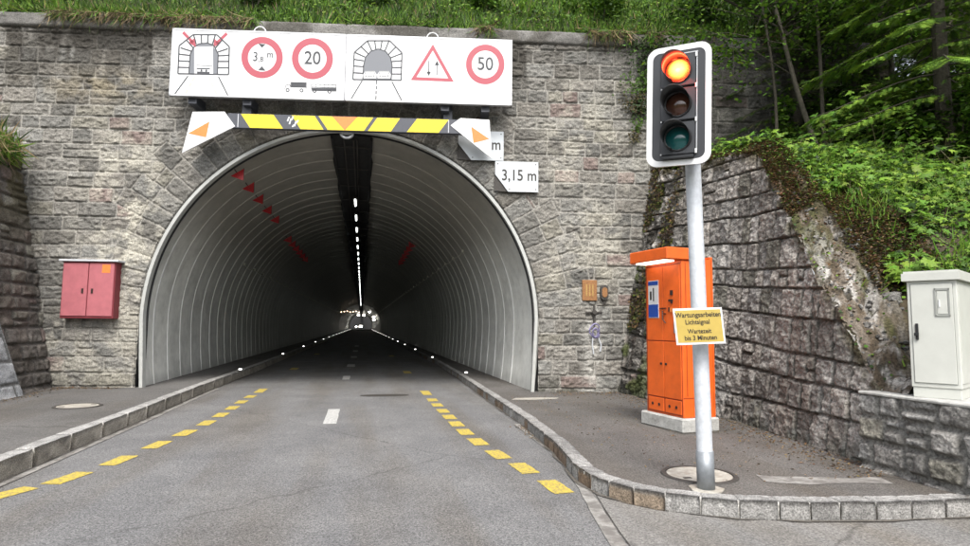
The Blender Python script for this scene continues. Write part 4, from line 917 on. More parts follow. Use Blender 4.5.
def height_plate(u0, z0, W, H, txt, label, tx, off=.12, cut=.3):
    o = thing('height_sign', label, 'sign', tuple(fpt(u0+W/2, z0-H, off))); P = [(u0, z0), (u0+W, z0), (u0+W, z0-H), (u0+cut, z0-H), (u0, z0-cut)]
    b = MB(); b.prism(P[::-1], fpt(0, 0, off), FE, UP, FN, -.02, .0); b.build('plate', mat('aluminium_plate', (.52, .55, .57), rough=.4, metal=.2), o)
    b = MB(); b.prism([(u0+cut+.04, z0-H-.0), (u0-.02, z0-cut+.04), (u0-.02, z0-H+.02)], fpt(0, 0, off-.03), FE, UP, FN, -.02, .0); b.build('backing', M['iron'], o)
    fr = Frame(fpt(0, 0, off), FE, UP, FN); text(txt, fr, tx, z0-H/2+.02, .36, M['ink'], o, bold=.012, sx=.82)
    d = Draw(fr, .003)
    for x, z in ((u0+.06, z0-.06), (u0+W-.06, z0-.06), (u0+W-.06, z0-H+.06), (u0+cut+.03, z0-H+.06)): d.disc((x, z), .014, 10)
    d.done('screw', M['ink'], o)
    b = MB(); b.box(fpt(u0+W/2, z0-H/2, 0), FE, UP, FN, (-.2, -.03, -.02), (.2, .03, off-.02)); b.build('bracket', M['iron'], o)
height_plate(-1.01, 5.36, .99, .70, '3,15 m', 'silver grey height sign reading 3,15 m at the right shoulder of the arch', -.46)
height_plate(-1.86, 6.06, 1.04, .68, 'm', 'silver height sign half hidden behind the right white end panel, only m visible', -.99, off=.10)
# ------------------------------------------------------------------ red wall box
def red_box():
    o = thing('red_wall_box', 'faded pinkish red two-door metal box on the wall left of the arch', 'wall box', tuple(fpt(-9.72, 1.66, .25)))
    fr = (fpt(0, 0, 0), FE, UP, FN); b = MB(); b.box(*fr, (-10.3, 1.68, .0), (-9.2, 2.9, .24), bev=.01); b.build('body', M['boxreddark'], o)
    for a, c in ((-10.28, -9.76), (-9.74, -9.22)):
        b = MB(); b.box(*fr, (a, 1.73, .24), (c, 2.87, .262), bev=.008); dr = b.build('door', M['boxred'], o)
        b = MB(); q = c-.09 if a < -10 else a+.09; b.box(*fr, (q-.02, 2.22, .262), (q+.02, 2.32, .275)); b.build('lock', M['darkslot'], dr)
    b = MB(); b.box(*fr, (-10.36, 2.90, .0), (-9.12, 2.94, .31), bev=.006); b.build('top_flange', M['pale_ink'], o)
    b = MB(); b.box(*fr, (-9.47, 2.66, .262), (-9.30, 2.84, .266)); b.build('sticker', M['orange_tri'], o)
red_box()
# ------------------------------------------------------------------ small wall fittings
def plates():
    o = thing('wall_plate', 'rusty orange enamel plate with raised bars on the wall right of the arch', 'plate', tuple(fpt(1.17, 2.2, .06))); fr = (fpt(0, 0, 0), FE, UP, FN)
    b = MB(); b.box(*fr, (1.0, 2.2, .03), (1.34, 2.67, .07), bev=.01); b.build('plate', M['rust'], o)
    b = MB()
    for k in range(3): b.box(*fr, (1.08+.07*k, 2.3, .07), (1.115+.07*k, 2.57, .08))
    b.build('raised_mark', mat('ochre_mark', (.36, .22, .07), noise=.3, nscale=40), o)
    o = thing('wall_lantern', 'small rusty capsule lantern beside the rusty plate', 'lantern', tuple(fpt(1.5, 2.2, .06)))
    b = MB(); P = [(1.5+.09*math.cos(a), (2.47 if math.sin(a) > 0 else 2.31)+.09*math.sin(a)) for a in np.linspace(0, 2*math.pi, 24, endpoint=False)]; b.prism(P, *fr, .02, .12); b.build('body', M['iron'], o)
    P = [(1.5+.06*math.cos(a), (2.44 if math.sin(a) > 0 else 2.34)+.06*math.sin(a)) for a in np.linspace(0, 2*math.pi, 24, endpoint=False)]; b = MB(); b.prism(P, *fr, .12, .14); b.build('glass', M['rust'], o)
    b = MB(); b.tube([fpt(1.5, 2.22, .07), fpt(1.5, 2.12, .07)], .025, 8); b.build('nozzle', M['iron'], o)
    o = thing('wall_anchor', 'dark iron cross-shaped anchor with a hanging loop of chain on the wall', 'anchor', tuple(fpt(1.26, .98, .05)))
    b = MB(); b.box(*fr, (1.08, 1.92, .04), (1.46, 1.955, .08)); b.box(*fr, (1.25, 1.66, .04), (1.29, 2.08, .09)); b.tube([fpt(1.27, 1.94, .05), fpt(1.27, 1.94, .14)], .05, 10); b.build('cross_bar', M['iron'], o)
    b = MB(); b.tube([fpt(1.28+.11*math.sin(a)*(1+.2*math.sin(3*a)), 1.52+.16*math.cos(a), .10) for a in np.linspace(0, 2*math.pi, 22)], .018, 6)
    b.tube([fpt(1.28+.06*math.sin(a), 1.48+.10*math.cos(a), .12) for a in np.linspace(0, 2*math.pi, 16)], .02, 6); b.build('shackle', mat('lilac_steel', (.22, .2, .34), rough=.5, metal=.3), o)
    b = MB(); b.tube([fpt(1.23, 1.40, .09), fpt(1.22, 1.2, .08), fpt(1.25, 1.0, .08)], .014, 6); b.tube([fpt(1.34, 1.42, .09), fpt(1.42, 1.2, .08), fpt(1.40, 1.06, .08)], .014, 6); b.build('chain', M['galv'], o)
plates()
# ------------------------------------------------------------------ traffic light
def traffic_light():
    o = thing('traffic_light', 'traffic light with red lamp lit on a galvanised pole at the pavement edge', 'traffic light', (3.09, 5.06, PZ))
    base = np.array([3.09, 5.06, PZ]); top = np.array([2.97, 5.0, 4.0]); P = [base+(top-base)*t for t in np.linspace(0, 1, 12)]
    b = MB(); b.tube(P, .07, 28); b.build('pole', M['galv'], o, smooth=True)
    b = MB(); b.tube([P[0], P[0]+(top-base)*.09], .078, 28); b.build('sleeve', M['galvdark'], o, smooth=True)
    b = MB(); b.prism([(x*(1+.1*math.sin(5*i)), y) for i, (x, y) in enumerate(disc(24, .15))], base, (1, 0, 0), (0, 1, 0), (0, 0, 1), .002, .012); b.build('footing', M['lid'], o)
    nn = np.array([-.636, -.771, -.02]); nn /= np.linalg.norm(nn); ex = np.cross(UP, nn); ex /= np.linalg.norm(ex); ex = ex  # to the right seen from the front
    tilt = -.03; ey = np.cross(nn, ex); ex, ey = ex*math.cos(tilt)+ey*math.sin(tilt), -ex*math.sin(tilt)+ey*math.cos(tilt)
    c = np.array([2.735, 4.795, 3.60]); W, H = .56, 1.10; ezf = nn
    def rrect(w_, h, r, n=7):
        P = []
        for cx, cy, a0 in ((w_/2-r, h/2-r, 0), (-w_/2+r, h/2-r, 90), (-w_/2+r, -h/2+r, 180), (w_/2-r, -h/2+r, 270)):
            P += [(cx+r*math.cos(math.radians(a0+90*i/n)), cy+r*math.sin(math.radians(a0+90*i/n))) for i in range(n+1)]
        return P
    A = rrect(W, H, .10); B = rrect(W-.10, H-.10, .065); n = len(A); pts = lambda Q, z: [c+ex*p[0]+ey*p[1]+ezf*z for p in Q]
    b = MB(); V = pts(A, -.02)+pts(A, .0)+pts(B, .0)+pts(B, -.02); b.add(V, [(k*n+i, k*n+(i+1) % n, (k+1) % 4*n+(i+1) % n, (k+1) % 4*n+i) for k in range(4) for i in range(n)]); b.build('white_border', M['white'], o)
    b = MB(); b.prism(B, c, ex, ey, ezf, -.018, -.004); b.build('backboard', M['housing'], o)
    b = MB(); b.box(c, ex, ey, ezf, (-.16, -.46, -.22), (.16, .46, -.018), bev=.02); b.build('case', M['plastic'], o)
    b = MB()
    for z in (-.42, .40): b.box(c, ex, ey, ezf, (-.03, z-.03, -.30), (.16, z+.03, -.2)); 
    for z in (-.42, .40):
        q = c+ey*z; pp = base+(top-base)*((q[2]-PZ)/(top[2]-PZ)); b.tube([q-ezf*.2, pp], .025, 8); b.tube([pp-UP*.04, pp+UP*.04], .085, 20)
    b.build('mount', M['galvdark'], o)
    for k, (zc, nm) in enumerate(((.31, 'red'), (.0, 'amber'), (-.31, 'green'))):
        b = MB(); b.box(c, ex, ey, ezf, (-.155, zc-.148, -.004), (.155, zc+.148, .022), bev=.008); door = b.build('lamp_door', M['housing'], o)
        # lens dome
        V = []; F = []; C = []; nr, na = 8, 32; R_ = .102
        for i in range(nr+1):
            rr = R_*i/nr
            for j in range(na):
                a = 2*math.pi*j/na; V.append(c+ex*rr*math.cos(a)+ey*(zc-.005+rr*math.sin(a))+ezf*(.03+.03*(1-(i/nr)**2)))
                dd = math.hypot(rr*math.cos(a)-.005, rr*math.sin(a)-.01)/R_; C.append((dd*.70, 0, 0))
        F = [(i*na+j, i*na+(j+1) % na, (i+1)*na+(j+1) % na, (i+1)*na+j) for i in range(nr) for j in range(na)]
        lens = link('lens', raw_mesh('lens', np.array(V), F, np.array(C), [{'red': M['lens_lit'], 'amber': M['lens_red_off'], 'green': M['lens_green_off']}[nm]]), o)
        lens['label'] = {'red': 'glowing red lens, the top one', 'amber': 'dark unlit amber lens, the middle one', 'green': 'dark teal unlit lens, the bottom one'}[nm]
        for p in lens.data.polygons: p.use_smooth = True
        # visor: open-bottom hood
        V = []; na = 30; a0, a1 = math.radians(-40), math.radians(250); ri = .118
        for (rr, side) in ((ri, 0), (ri+.005, 1)):
            for j in range(na+1):
                a = a0+(a1-a0)*j/na; ln = .05+.19*(.5+.5*math.cos(a-math.radians(135)))**.8
                for z in (.018, ln): V.append(c+ex*rr*math.cos(a)*(1-.06*(z > .05))+ey*(zc+rr*math.sin(a)*(1-.04*(z > .05)))+ezf*z)
        m_ = 2*(na+1); F = []
        for j in range(na):
            F += [(2*j, 2*j+2, 2*j+3, 2*j+1), (m_+2*j, m_+2*j+1, m_+2*j+3, m_+2*j+2), (2*j+1, 2*j+3, m_+2*j+3, m_+2*j+1)]
        v = link('visor', raw_mesh('visor', np.array(V), F, None, [M['plastic']]), o)
        for p in v.data.polygons: p.use_smooth = True
        if nm == 'red':
            v.data.materials[0] = mat('visor_lit', (.09, .06, .055), rough=.35); pl = bpy.data.lights.new('signal_glow', 'POINT'); pl.energy = 5; pl.color = (1, .06, .02); pl.shadow_soft_size = .03; po = bpy.data.objects.new('signal_glow', pl); COL.objects.link(po); po.parent = o; po.location = Vector(c+ey*(zc)+ezf*.09)-o.location
        b = MB(); b.tube([c+ex*(.112*math.cos(a))+ey*(zc+.112*math.sin(a))+ezf*.026 for a in np.linspace(0, 2*math.pi, 33)], .009, 6, caps=False); b.build('lens_rim', M['plastic'], o)
        # hinge strip and latches
    b = MB(); b.box(c, ex, ey, ezf, (.158, -.43, .0), (.166, .455, .026)); b.box(c, ex, ey, ezf, (-.05, .455, .0), (.17, .463, .024)); b.build('edge_strip', M['signframe'], o)
    b = MB()
    for z in (.43, .15, -.155, -.44): b.box(c, ex, ey, ezf, (.148, z-.02, .02), (.166, z+.02, .034), bev=.003)
    for z in (.15, -.15, -.45): b.box(c, ex, ey, ezf, (-.15, z-.006, .02), (-.138, z+.006, .03))
    b.build('latch', M['white'], o)
    b = MB(); b.box(c, ex, ey, ezf, (-.14, -.495, -.004), (.14, -.465, .04), bev=.005); b.build('bottom_slot', M['plastic'], o)
traffic_light()
# notice plate on the pole
def notice():
    tl = np.array([2.68, 4.86, 1.77]); tr = np.array([3.12, 4.80, 1.78])+np.array([0, 0, .01]); ex = tr-tl; W = np.linalg.norm(ex); ex /= W
    ey = np.array([.10, -.01, -1.0]); ey -= ex*(ex@ey)*.0; ey /= np.linalg.norm(ey); n = np.cross(ex, -ey); n /= np.linalg.norm(n)
    if n[1] > 0: n = -n
    H = .32; o = thing('notice_sign', 'yellow German notice plate with white edge strapped to the traffic light pole', 'sign', tuple(tl+ex*W/2+ey*H))
    fr = Frame(tl, ex, ey, n); b = MB(); b.prism([(0, 0), (W, 0), (W, H), (0, H)], tl, ex, ey, n, -.006, .0); b.build('plate', M['white'], o)
    d = Draw(fr, .002); d.poly([(.016, .018), (W-.016, .018), (W-.016, H-.018), (.016, H-.018)]); d.done('yellow_field', M['notice'], o)
    frT = Frame(tl, ex, -ey, n)
    for s, x, y, sz in (('Wartungsarbeiten', .5*W, .062, .061), ('Lichtsignal', .47*W, .125, .058), ('Wartezeit', .49*W, .206, .056), ('bis 3 Minuten', .5*W, .265, .058)): text(s, frT, x, -y, sz, M['ink'], o, z=.004, bold=.018, sx=.93)
    b = MB()
    for z in (.05, .27): b.tube([tl+ex*W*.55+ey*z-n*.003, tl+ex*W*.55+ey*z-n*.12], .01, 6)
    b.build('clamp', M['galvdark'], o)
notice()
# ------------------------------------------------------------------ orange cabinet
def orange_cab():
    N0 = np.array([4.42, 7.75, PZ]); ey = np.array([-.17, .985, 0]); ey /= np.linalg.norm(ey); ex = np.array([ey[1], -ey[0], 0])   # ex: depth to the right, ey: along the front to the left
    o = thing('orange_cabinet', 'tall bright orange payphone-like cabinet with a canopy on a concrete plinth', 'cabinet', tuple(N0)); fr = (N0, ex, ey, UP)
    b = MB(); b.box(*fr, (-.06, -.05, .0), (.58, .92, .20), bev=.02); b.build('plinth', M['concrete'], o)
    W, D, z0, z1 = .84, .50, .20, 2.42
    b = MB(); b.box(*fr, (.0, .0, z0), (D, W, z1), bev=.012); b.build('body', M['orange'], o)
    b = MB(); b.box(*fr, (.28, -.012, z0+.0), (D+.02, 0.0, z1+.02)); b.box(*fr, (D, -.012, z0), (D+.05, W, z1+.06), bev=.008); b.build('rear_panel', M['orange'], o)
    b = MB(); b.box(*fr, (-.27, -.03, z1), (.22, W+.02, z1+.17), bev=.012); b.build('canopy', M['orange'], o)
    b = MB(); b.box(*fr, (-.24, .08, z1-.02), (-.06, W-.1, z1-.001)); b.build('canopy_lamp', M['canopy_lamp'], o)
    # doors (front face at ex=0, proud)
    def door(y0, y1, za, zb, name='door'):
        b = MB(); b.box(*fr, (-.014, y0, za), (.0, y1, zb), bev=.004); return b.build(name, M['orange'], o)
    sz = 1.26
    for a, c_ in ((.03, .40), (.41, .79)):
        d1 = door(a, c_, .45, sz-.008); d2 = door(a, c_, sz+.008, 2.36)
        d3 = door(a+.01, c_-.01, .24, .43, 'vent_panel')
        for q in (.3, .7): b = MB(); b.tube([N0+ex*(-.016)+ey*(a+(c_-a)*q)+UP*.335, N0+ex*(-.022)+ey*(a+(c_-a)*q)+UP*.335], .022, 10); b.build('vent_hole', M['darkslot'], d3)
        b = MB(); q = c_-.05 if a < .2 else a+.05; b.tube([N0+ex*(-.014)+ey*q+UP*.93, N0+ex*(-.03)+ey*q+UP*.93], .018, 10); b.build('lock', M['darkslot'], d1)
    b = MB(); b.box(*fr, (-.004, .02, .22), (.0005, W-.02, 2.38)); b.build('seam', M['orange_seam'], o)
    b = MB(); b.box(*fr, (-.022, .50, 1.60), (-.014, .74, 2.16)); nb = b.build('notice_board', M['white'], o)
    b = MB(); b.box(*fr, (-.026, .505, 1.61), (-.022, .735, 1.80)); b.box(*fr, (-.026, .505, 2.09), (-.022, .735, 2.15)); b.build('blue_field', M['blue'], nb)
    b = MB(); b.box(*fr, (-.025, .60, 1.85), (-.022, .625, 2.05)); b.box(*fr, (-.0245, .66, 1.87), (-.022, .70, 2.0)); b.build('print', M['ink'], nb)
    b = MB()
    for y, z, w_, h in ((.20, 1.96, .05, .07), (.22, 1.85, .09, .03), (.20, 1.82, .03, .03), (.40, 1.74, .14, .012), (.26, 1.72, .02, .06), (.36, 1.66, .05, .012)): b.box(*fr, (-.03, y-w_/2, z-h/2), (-.013, y+w_/2, z+h/2))
    b.tube([N0-ex*.03+ey*.40+UP*1.70, N0-ex*.05+ey*.37+UP*1.58, N0-ex*.03+ey*.33+UP*1.52], .008, 6); b.build('card_slot', M['darkslot'], o)
    b = MB(); b.box(*fr, (-.024, .10, 1.68), (-.014, .24, 1.74)); b.build('label_plate', M['orange_tri'], o)
    b = MB(); b.box(*fr, (-.024, .06, 1.38), (-.014, .16, 1.55)); b.build('keypad', M['mid_ink'], o)
    b = MB(); b.box(*fr, (.06, -.004, .5), (.07, .0005, 2.38)); b.box(*fr, (.0, -.004, .47), (.28, .0005, .48)); b.build('seam', M['orange_seam'], o)
orange_cab()
# ------------------------------------------------------------------ grey cabinet on the low wall
def grey_cab():
    A = np.array([5.34, 5.04, .95]); B = np.array([5.53, 4.72, .95]); ex = B-A; W = np.linalg.norm(ex); ex /= W; W = .40; n = np.array([ex[1], -ex[0], 0]); 
    if n[0] > 0: n = -n
    B = A+ex*W; o = thing('grey_cabinet', 'pale grey electrical cabinet with black handle standing on the low stone wall', 'electrical cabinet', tuple(A)); fr = (A, ex, -n, UP); D = .75
    b = MB(); b.box(*fr, (.01, .01, 0), (W-.01, D, .10), bev=.004); b.build('plinth', M['cabgrey'], o)
    b = MB(); b.box(*fr, (0, 0, .10), (W, D, 1.14), bev=.006); b.build('body', M['cabgrey'], o)
    b = MB(); b.prism([(-.035, -.035), (W+.035, -.035), (W+.035, D+.035), (-.035, D+.035)], *fr, 1.14, 1.215); b.prism([(-.02, -.02), (W+.02, -.02), (W+.02, D+.02), (-.02, D+.02)], *fr, 1.215, 1.235); b.build('lid', M['cabgrey'], o)
    b = MB(); b.box(*fr, (.028, -.004, .14), (W-.028, 0.0, 1.11)); b.build('door_gap', M['cabtrim'], o)
    b = MB(); b.box(*fr, (.033, -.012, .145), (W-.033, -.004, 1.105), bev=.003); dr = b.build('door', M['cabgrey'], o)
    b = MB(); b.box(*fr, (.06, -.03, .56), (.085, -.012, .72), bev=.004); b.box(*fr, (.05, -.045, .60), (.09, -.03, .63), bev=.003); b.build('handle', M['plastic'], dr)
    b = MB()
    for (a, c_) in (((.225, .79), (.345, .80)), ((.225, 1.04), (.345, 1.06)), ((.225, .79), (.237, 1.06)), ((.333, .79), (.345, 1.06))): b.box(*fr, (a[0], -.02, a[1]), (c_[0], -.012, c_[1]))
    b.box(*fr, (.255, -.017, .985), (.30, -.0125, .99)); b.build('window_frame', M['cabtrim'], dr)
    b = MB(); b.box(*fr, (.245, -.018, .81), (.325, -.013, 1.03), bev=.003); b.build('meter_flap', M['cabgrey'], dr)
    b = MB(); b.box(*fr, (.26, -.026, .88), (.268, -.018, .95)); b.build('latch', M['white'], dr)
    b = MB(); b.box(*fr, (W, .04, .15), (W+.006, D-.04, 1.1)); b.build('side_panel', M['cabgrey'], o)
grey_cab()
# ------------------------------------------------------------------ hills
def wing_x(y): return wbase(y)+wbat(y)*wtop(y)
def bank_z(x, y):
    y_ = np.clip(y, 4, 13.2); xw = np.where(y < 5.5, 5.9, wing_x(np.clip(y_, 5.5, 13.2))+.2); zt = wtop(np.clip(y_, 5.5, 13.2))
    dx = np.maximum(x-xw, 0); k = .55-.47*ss(6.3, 8.8, y)+.2*ss(11.5, 13, y); z = zt+k*np.minimum(dx, 2.2)+(.16-.1*ss(6.3, 8.8, y))*np.maximum(dx-2.2, 0)
    z = z+.5*np.maximum(x-14, 0)
    z = np.minimum(z, np.where(y < 13.2, 60, 60)); 
    return z+.22*(fbm(x*.7, y*.7, 4, 81)-.5)*ss(0, 1, dx)
def bank():
    xs = np.r_[np.arange(5.3, 12, .12), np.arange(12, 42, .5)]; ys = np.r_[np.arange(-8, 4, .5), np.arange(4, 13.4, .12), 13.6]; X, Y = np.meshgrid(xs, ys, indexing='ij')
    y_ = np.clip(Y, 5.5, 13.2); xw = np.where(Y < 5.5, 5.35, wing_x(y_)+.08)
    X2 = np.where(X < 12, xw+(X-5.3)/(12-5.3)*(12-xw), X); Y2 = np.minimum(Y, fy(X2)+.15)
    Z = bank_z(X2, Y2)-.02; Z = np.where((Y2 < 5.5) & (X2 < 6.3), .9, Z)
    V = np.stack([X2, Y2, Z], -1); me = raw_mesh('bank', V.reshape(-1, 3), grid_faces(len(xs), len(ys), np.ones((len(xs)-1, len(ys)-1), bool)), None, [M['soil']], smooth=True)
    tag(link('hillside', me), kind='structure')
bank()
def hill_z(u, v):      # above the portal: v metres behind the facade
    return 8.5+.08*v+.85*np.maximum(v-.3, 0)*ss(.3, 1.2, v)+.3*(fbm(u*.6, v*.6, 4, 91)-.5)*ss(.2, 1, v)
def hill():
    us = np.arange(-30, 40, .5); vs = np.r_[.1, np.arange(.3, 5, .25), np.arange(5, 60, 2.)]; U_, V_ = np.meshgrid(us, vs, indexing='ij'); Z = hill_z(U_, V_)
    P = FP+U_[..., None]*FE-V_[..., None]*FN+Z[..., None]*UP
    tag(link('hillside', raw_mesh('hillside', P.reshape(-1, 3), grid_faces(len(us), len(vs), np.ones((len(us)-1, len(vs)-1), bool)), None, [M['soil']], smooth=True)), kind='structure')
    # left bank over the side wall
    ys = np.arange(6, 15.2, .4); xs = np.arange(0, 20, .5); Y, X = np.meshgrid(ys, xs, indexing='ij'); P = np.stack([-7.5-X, np.minimum(Y, fy(-7.5-X)+.1), 5.35+.45*X+.2*fbm(X, Y, 3, 95)], -1)
    tag(link('hillside', raw_mesh('hillside', P.reshape(-1, 3), grid_faces(len(ys), len(xs), np.ones((len(ys)-1, len(xs)-1), bool)), None, [M['soil']], smooth=True)), kind='structure')
hill()
def horizon_block():  # unseen slope behind the camera, added to keep horizon light out of the tunnel
    A = np.radians(np.arange(95, 346, 3.)); D = np.array([34, 40, 48, 60, 80.]); Hh = np.array([-.02, 4, 8, 13, 20.]); V = []
    for a in A:
        for d_, h in zip(D, Hh):
            e = min(1, (a-A[0])/.25+.0, (A[-1]-a)/.25); V.append((math.sin(a)*d_, math.cos(a)*d_, -.02+h*(.75+.5*float(fbm(np.array(a*3), np.array(d_*.1), 3, 97)))))
    tag(link('hillside', raw_mesh('hillside', V, grid_faces(len(A), 5, np.ones((len(A)-1, 4), bool)), None, [mat('horizon_block_green', (.05, .08, .03), rough=.95, noise=.5, nscale=.3)], smooth=True)), kind='structure')
horizon_block()
# ------------------------------------------------------------------ vegetation
def hill_pts(n, r, u0, u1, v0, v1, pw=1.5):
    u = r.uniform(u0, u1, n); v = v0+(v1-v0)*r.random(n)**pw; z = hill_z(u, v); return FP+u[:, None]*FE-v[:, None]*FN+z[:, None]*UP
def stuff(o): return tag(o, kind='stuff')
def veg():
    r = np.random.default_rng(21)
    # grass on the slope above the portal
    n = 60000; P = hill_pts(n, r, -14, 9, .0, 5, 1.3); cl = fbm(P[:, 0]*1.2, P[:, 1]*1.2+P[:, 2], 3, 101)
    N = r.normal(size=(n, 3))*.4; N[:, 1] -= 1.0; N[:, 2] += .2; sz = r.uniform(.12, .34, n)*(.5+1.0*cl); cols = pal(n, [(GREEN, 5), (YGREEN, 1.2), (DGREEN, 3), (STRAW, .4)], 1)*(.4+1.0*cl[:, None])
    tag(leaf_mesh('hill_grass', P, N, r.normal(size=n)*.5, sz, cols, T_BLADE, [M['leaf']], asp=1.5), kind='stuff', label='green grass growing on the slope above the portal wall')
    n = 26000; P = hill_pts(n, r, -14, 9, .15, 5, 1.2); cl = fbm(P[:, 0]*.9+9, P[:, 1]*.9+P[:, 2], 3, 102); kp = cl > .47; P = P[kp]; n = len(P); P[:, 2] += r.uniform(.0, .28, n)
    tag(leaf_mesh('hill_undergrowth', P, upnorm(n, r, .9)+np.array([0, -.8, 0]), r.uniform(0, 6.3, n), r.uniform(.05, .12, n), pal(n, [(GREEN, 5), (YGREEN, 2), (DGREEN, 3)], 2), T_OVAL, [M['leaf']], asp=1.3), kind='stuff', label='small leafy plants among the grass above the wall')
    # dry straw hanging over the coping
    n = 9000; u = r.uniform(-13, 7.5, n); dens = fbm(u*.55, u*0, 3, 103)+.35*np.exp(-((u+8.2)/1.5)**2); kp = dens > .58; u = u[kp]; n = len(u)
    P = FP+u[:, None]*FE+(.02+.16*r.random(n))[:, None]*FN+UP*8.55; N = r.normal(size=(n, 3))*.5+FN*1.0; yawv = math.pi+r.normal(size=n)*.75
    tag(leaf_mesh('dry_grass', P, N, yawv, r.uniform(.12, .5, n), pal(n, [(STRAW*.8, 4), (STRAW*.4, 3), (np.array([.07, .055, .03]), 3), (GREEN, 4)], 3), T_BLADE, [M['leaf']], asp=.75), kind='stuff', label='dry straw coloured grass hanging over the coping')
    n = 8000; u = r.uniform(-13, 7.5, n); kp = fbm(u*.8, u*0, 3, 113) > .42; u = u[kp]; n = len(u); P = FP+u[:, None]*FE+(-.1+.22*r.random(n))[:, None]*FN+UP*(8.53+.1*r.random(n))[:, None]; N = r.normal(size=(n, 3))*.5+FN*1.0; yw = r.normal(size=n)*1.2
    tag(leaf_mesh('edge_grass', P, N, yw, r.uniform(.1, .3, n), pal(n, [(GREEN, 5), (YGREEN, 2), (DGREEN, 2), (STRAW, .7)], 13), T_BLADE, [M['leaf']], asp=1.3), kind='stuff', label='fresh green grass fringe along the coping')
    # shrubs above (individual)
    def shrub(name, label, c, R_, n, mix, sz, tm, grp=None, seed=0, m_='leaf', flat=1.0, stems=6, cat='shrub', hollow=.55):
        rr = np.random.default_rng(seed); o = thing(name, label, cat, tuple(c), grp)
        k = 14; cc = rr.normal(size=(k, 3))*np.array(R_)*.42+np.array([0, 0, R_[2]*.75]); cc[:, 2] = np.maximum(cc[:, 2], .1*R_[2]); rad = rr.uniform(.25, .5, k)*min(R_)
        idx = rr.integers(0, k, n); d = rr.normal(size=(n, 3)); d /= np.linalg.norm(d, axis=1)[:, None]; P = cc[idx]+d*(rad[idx]*(hollow+(1-hollow)*rr.random(n)))[:, None]; P[:, 2] = np.maximum(P[:, 2]*flat, .02); P += np.array(c)
        N = d*.5+upnorm(n, rr, .6); shade = rr.uniform(.75, 1.2, k)[idx]
        leaf_mesh('foliage', P, N, rr.uniform(0, 6.3, n), rr.uniform(sz[0], sz[1], n), pal(n, mix, seed)*shade[:, None], tm, [M[m_]], o, asp=1.2)
        b = MB()
        for i in range(stems):
            e = cc[i]+np.array(c); s = np.array(c)+np.array([0, 0, -.1]); mid = (s+e)/2+rr.normal(size=3)*.08; b.tube([s, mid, e], [.02*R_[2]+.006, .012*R_[2]+.004, .004], 6)
        b.build('stem', M['bark'], o); return o
    dark = [(DGREEN*1.3, 5), (DGREEN*.8, 2), (GREEN*.75, 4)]; mid_ = [(GREEN*.9, 5), (DGREEN*1.2, 3), (GREEN*1.2, 2), (YGREEN, 1)]; bright = [(GREEN, 4), (YGREEN, 4), (DGREEN, 1)]
    for i, (u, v, R_) in enumerate(((-12.6, 1.4, .7), (-10.4, 1.9, .6), (-7.2, 1.6, .7), (-4.2, 2.0, .7), (-1.2, 1.7, .6), (1.9, 1.6, .8), (4.4, 1.3, .8), (6.6, 1.2, 1.0), (8.6, 1.3, 1.2))):
        p = FP+u*FE-v*FN; p = (p[0], p[1], float(hill_z(u, v))); shrub('slope_shrub', ['leafy green shrub above the far left of the portal wall', 'leafy shrub above and left of the sign board', 'green shrub above the left half of the sign board', 'green shrub above the middle of the sign board', 'green shrub above the right end of the sign board', 'green shrub above the wall between sign board and traffic light', 'green shrub above the wall just behind the traffic light head', 'dark shrub above the far right end of the portal wall', 'dark shrub at the top beyond the portal wall end'][i], p, (R_, R_, R_*.8), 1500, mid_ if i < 6 else dark, (.05, .12), T_OVAL, 'shrubs above the portal wall', 200+i)
    # ---- right bank ground cover
    def bank_pts(n, x0, x1, y0, y1, pw=1.6):
        x = x0+(x1-x0)*r.random(n)**pw; y = r.uniform(y0, y1, n); y_ = np.clip(y, 5.5, 13.2); xw = np.where(y < 5.5, 6.2, wing_x(y_)+.15); X = xw+x; kp = y < fy(X)-.05; X, y = X[kp], y[kp]
        yc = np.clip(y, 5.5, 13.2); of = X-wing_x(yc)+.03; wd = np.interp(y, [5.4, 6.6, 8.0, 8.6, 13], [.6, .62, .45, .35, .3]); zz = bank_z(X, y); zz = np.where((y > 5.5) & (of < wd+.08), np.maximum(zz, wtop(yc)+.62*np.clip(of, 0, None)+.03), zz); return np.stack([X, y, zz], -1)
    P = bank_pts(70000, -.2, 6, 4.4, 13, 1.5); n = len(P); cl = fbm(P[:, 0]*1.1, P[:, 1]*1.1, 3, 104); P[:, 2] += .12*r.random(n)*cl
    hw = np.interp(P[:, 1], [5.4, 6.6, 8, 8.6, 13], [.75, .72, .3, .05, -.15])-.55*ss(6.4, 7.2, P[:, 1])*(fbm(P[:, 0]*2.2, P[:, 1]*2.2, 3, 116)-.35); edge = np.clip((P[:, 0]-wing_x(np.clip(P[:, 1], 5.5, 13.2))-hw)/.5, 0, 1); kp = r.random(n) < (.03+.97*edge)*(.4+1.1*cl); P = P[kp]; cl = cl[kp]; n = len(P)
    tag(leaf_mesh('ground_cover', P, upnorm(n, r, .7)+np.array([-.5, -.4, 0]), r.uniform(0, 6.3, n), r.uniform(.025, .06, n), pal(n, [(GREEN, 5), (YGREEN, 2), (DGREEN, 3)], 4)*(.5+cl[:, None]), T_OVAL, [M['leaf']], asp=1.35), kind='stuff', label='low leafy ground cover on the right bank')
    P = bank_pts(52000, .1, 5, 4.4, 13, 1.5); n = len(P); cl = fbm(P[:, 0]*.8+4, P[:, 1]*.8, 3, 105); hw = np.interp(P[:, 1], [5.4, 6.6, 8, 8.6, 13], [.85, .85, .6, .4, .2]); edge = np.clip((P[:, 0]-wing_x(np.clip(P[:, 1], 5.5, 13.2))-hw)/.6, 0, 1); kp = r.random(n) < (.01+.99*edge)*np.clip((cl-.3)*3, 0, 1); P = P[kp]; n = len(P); cl = cl[kp]
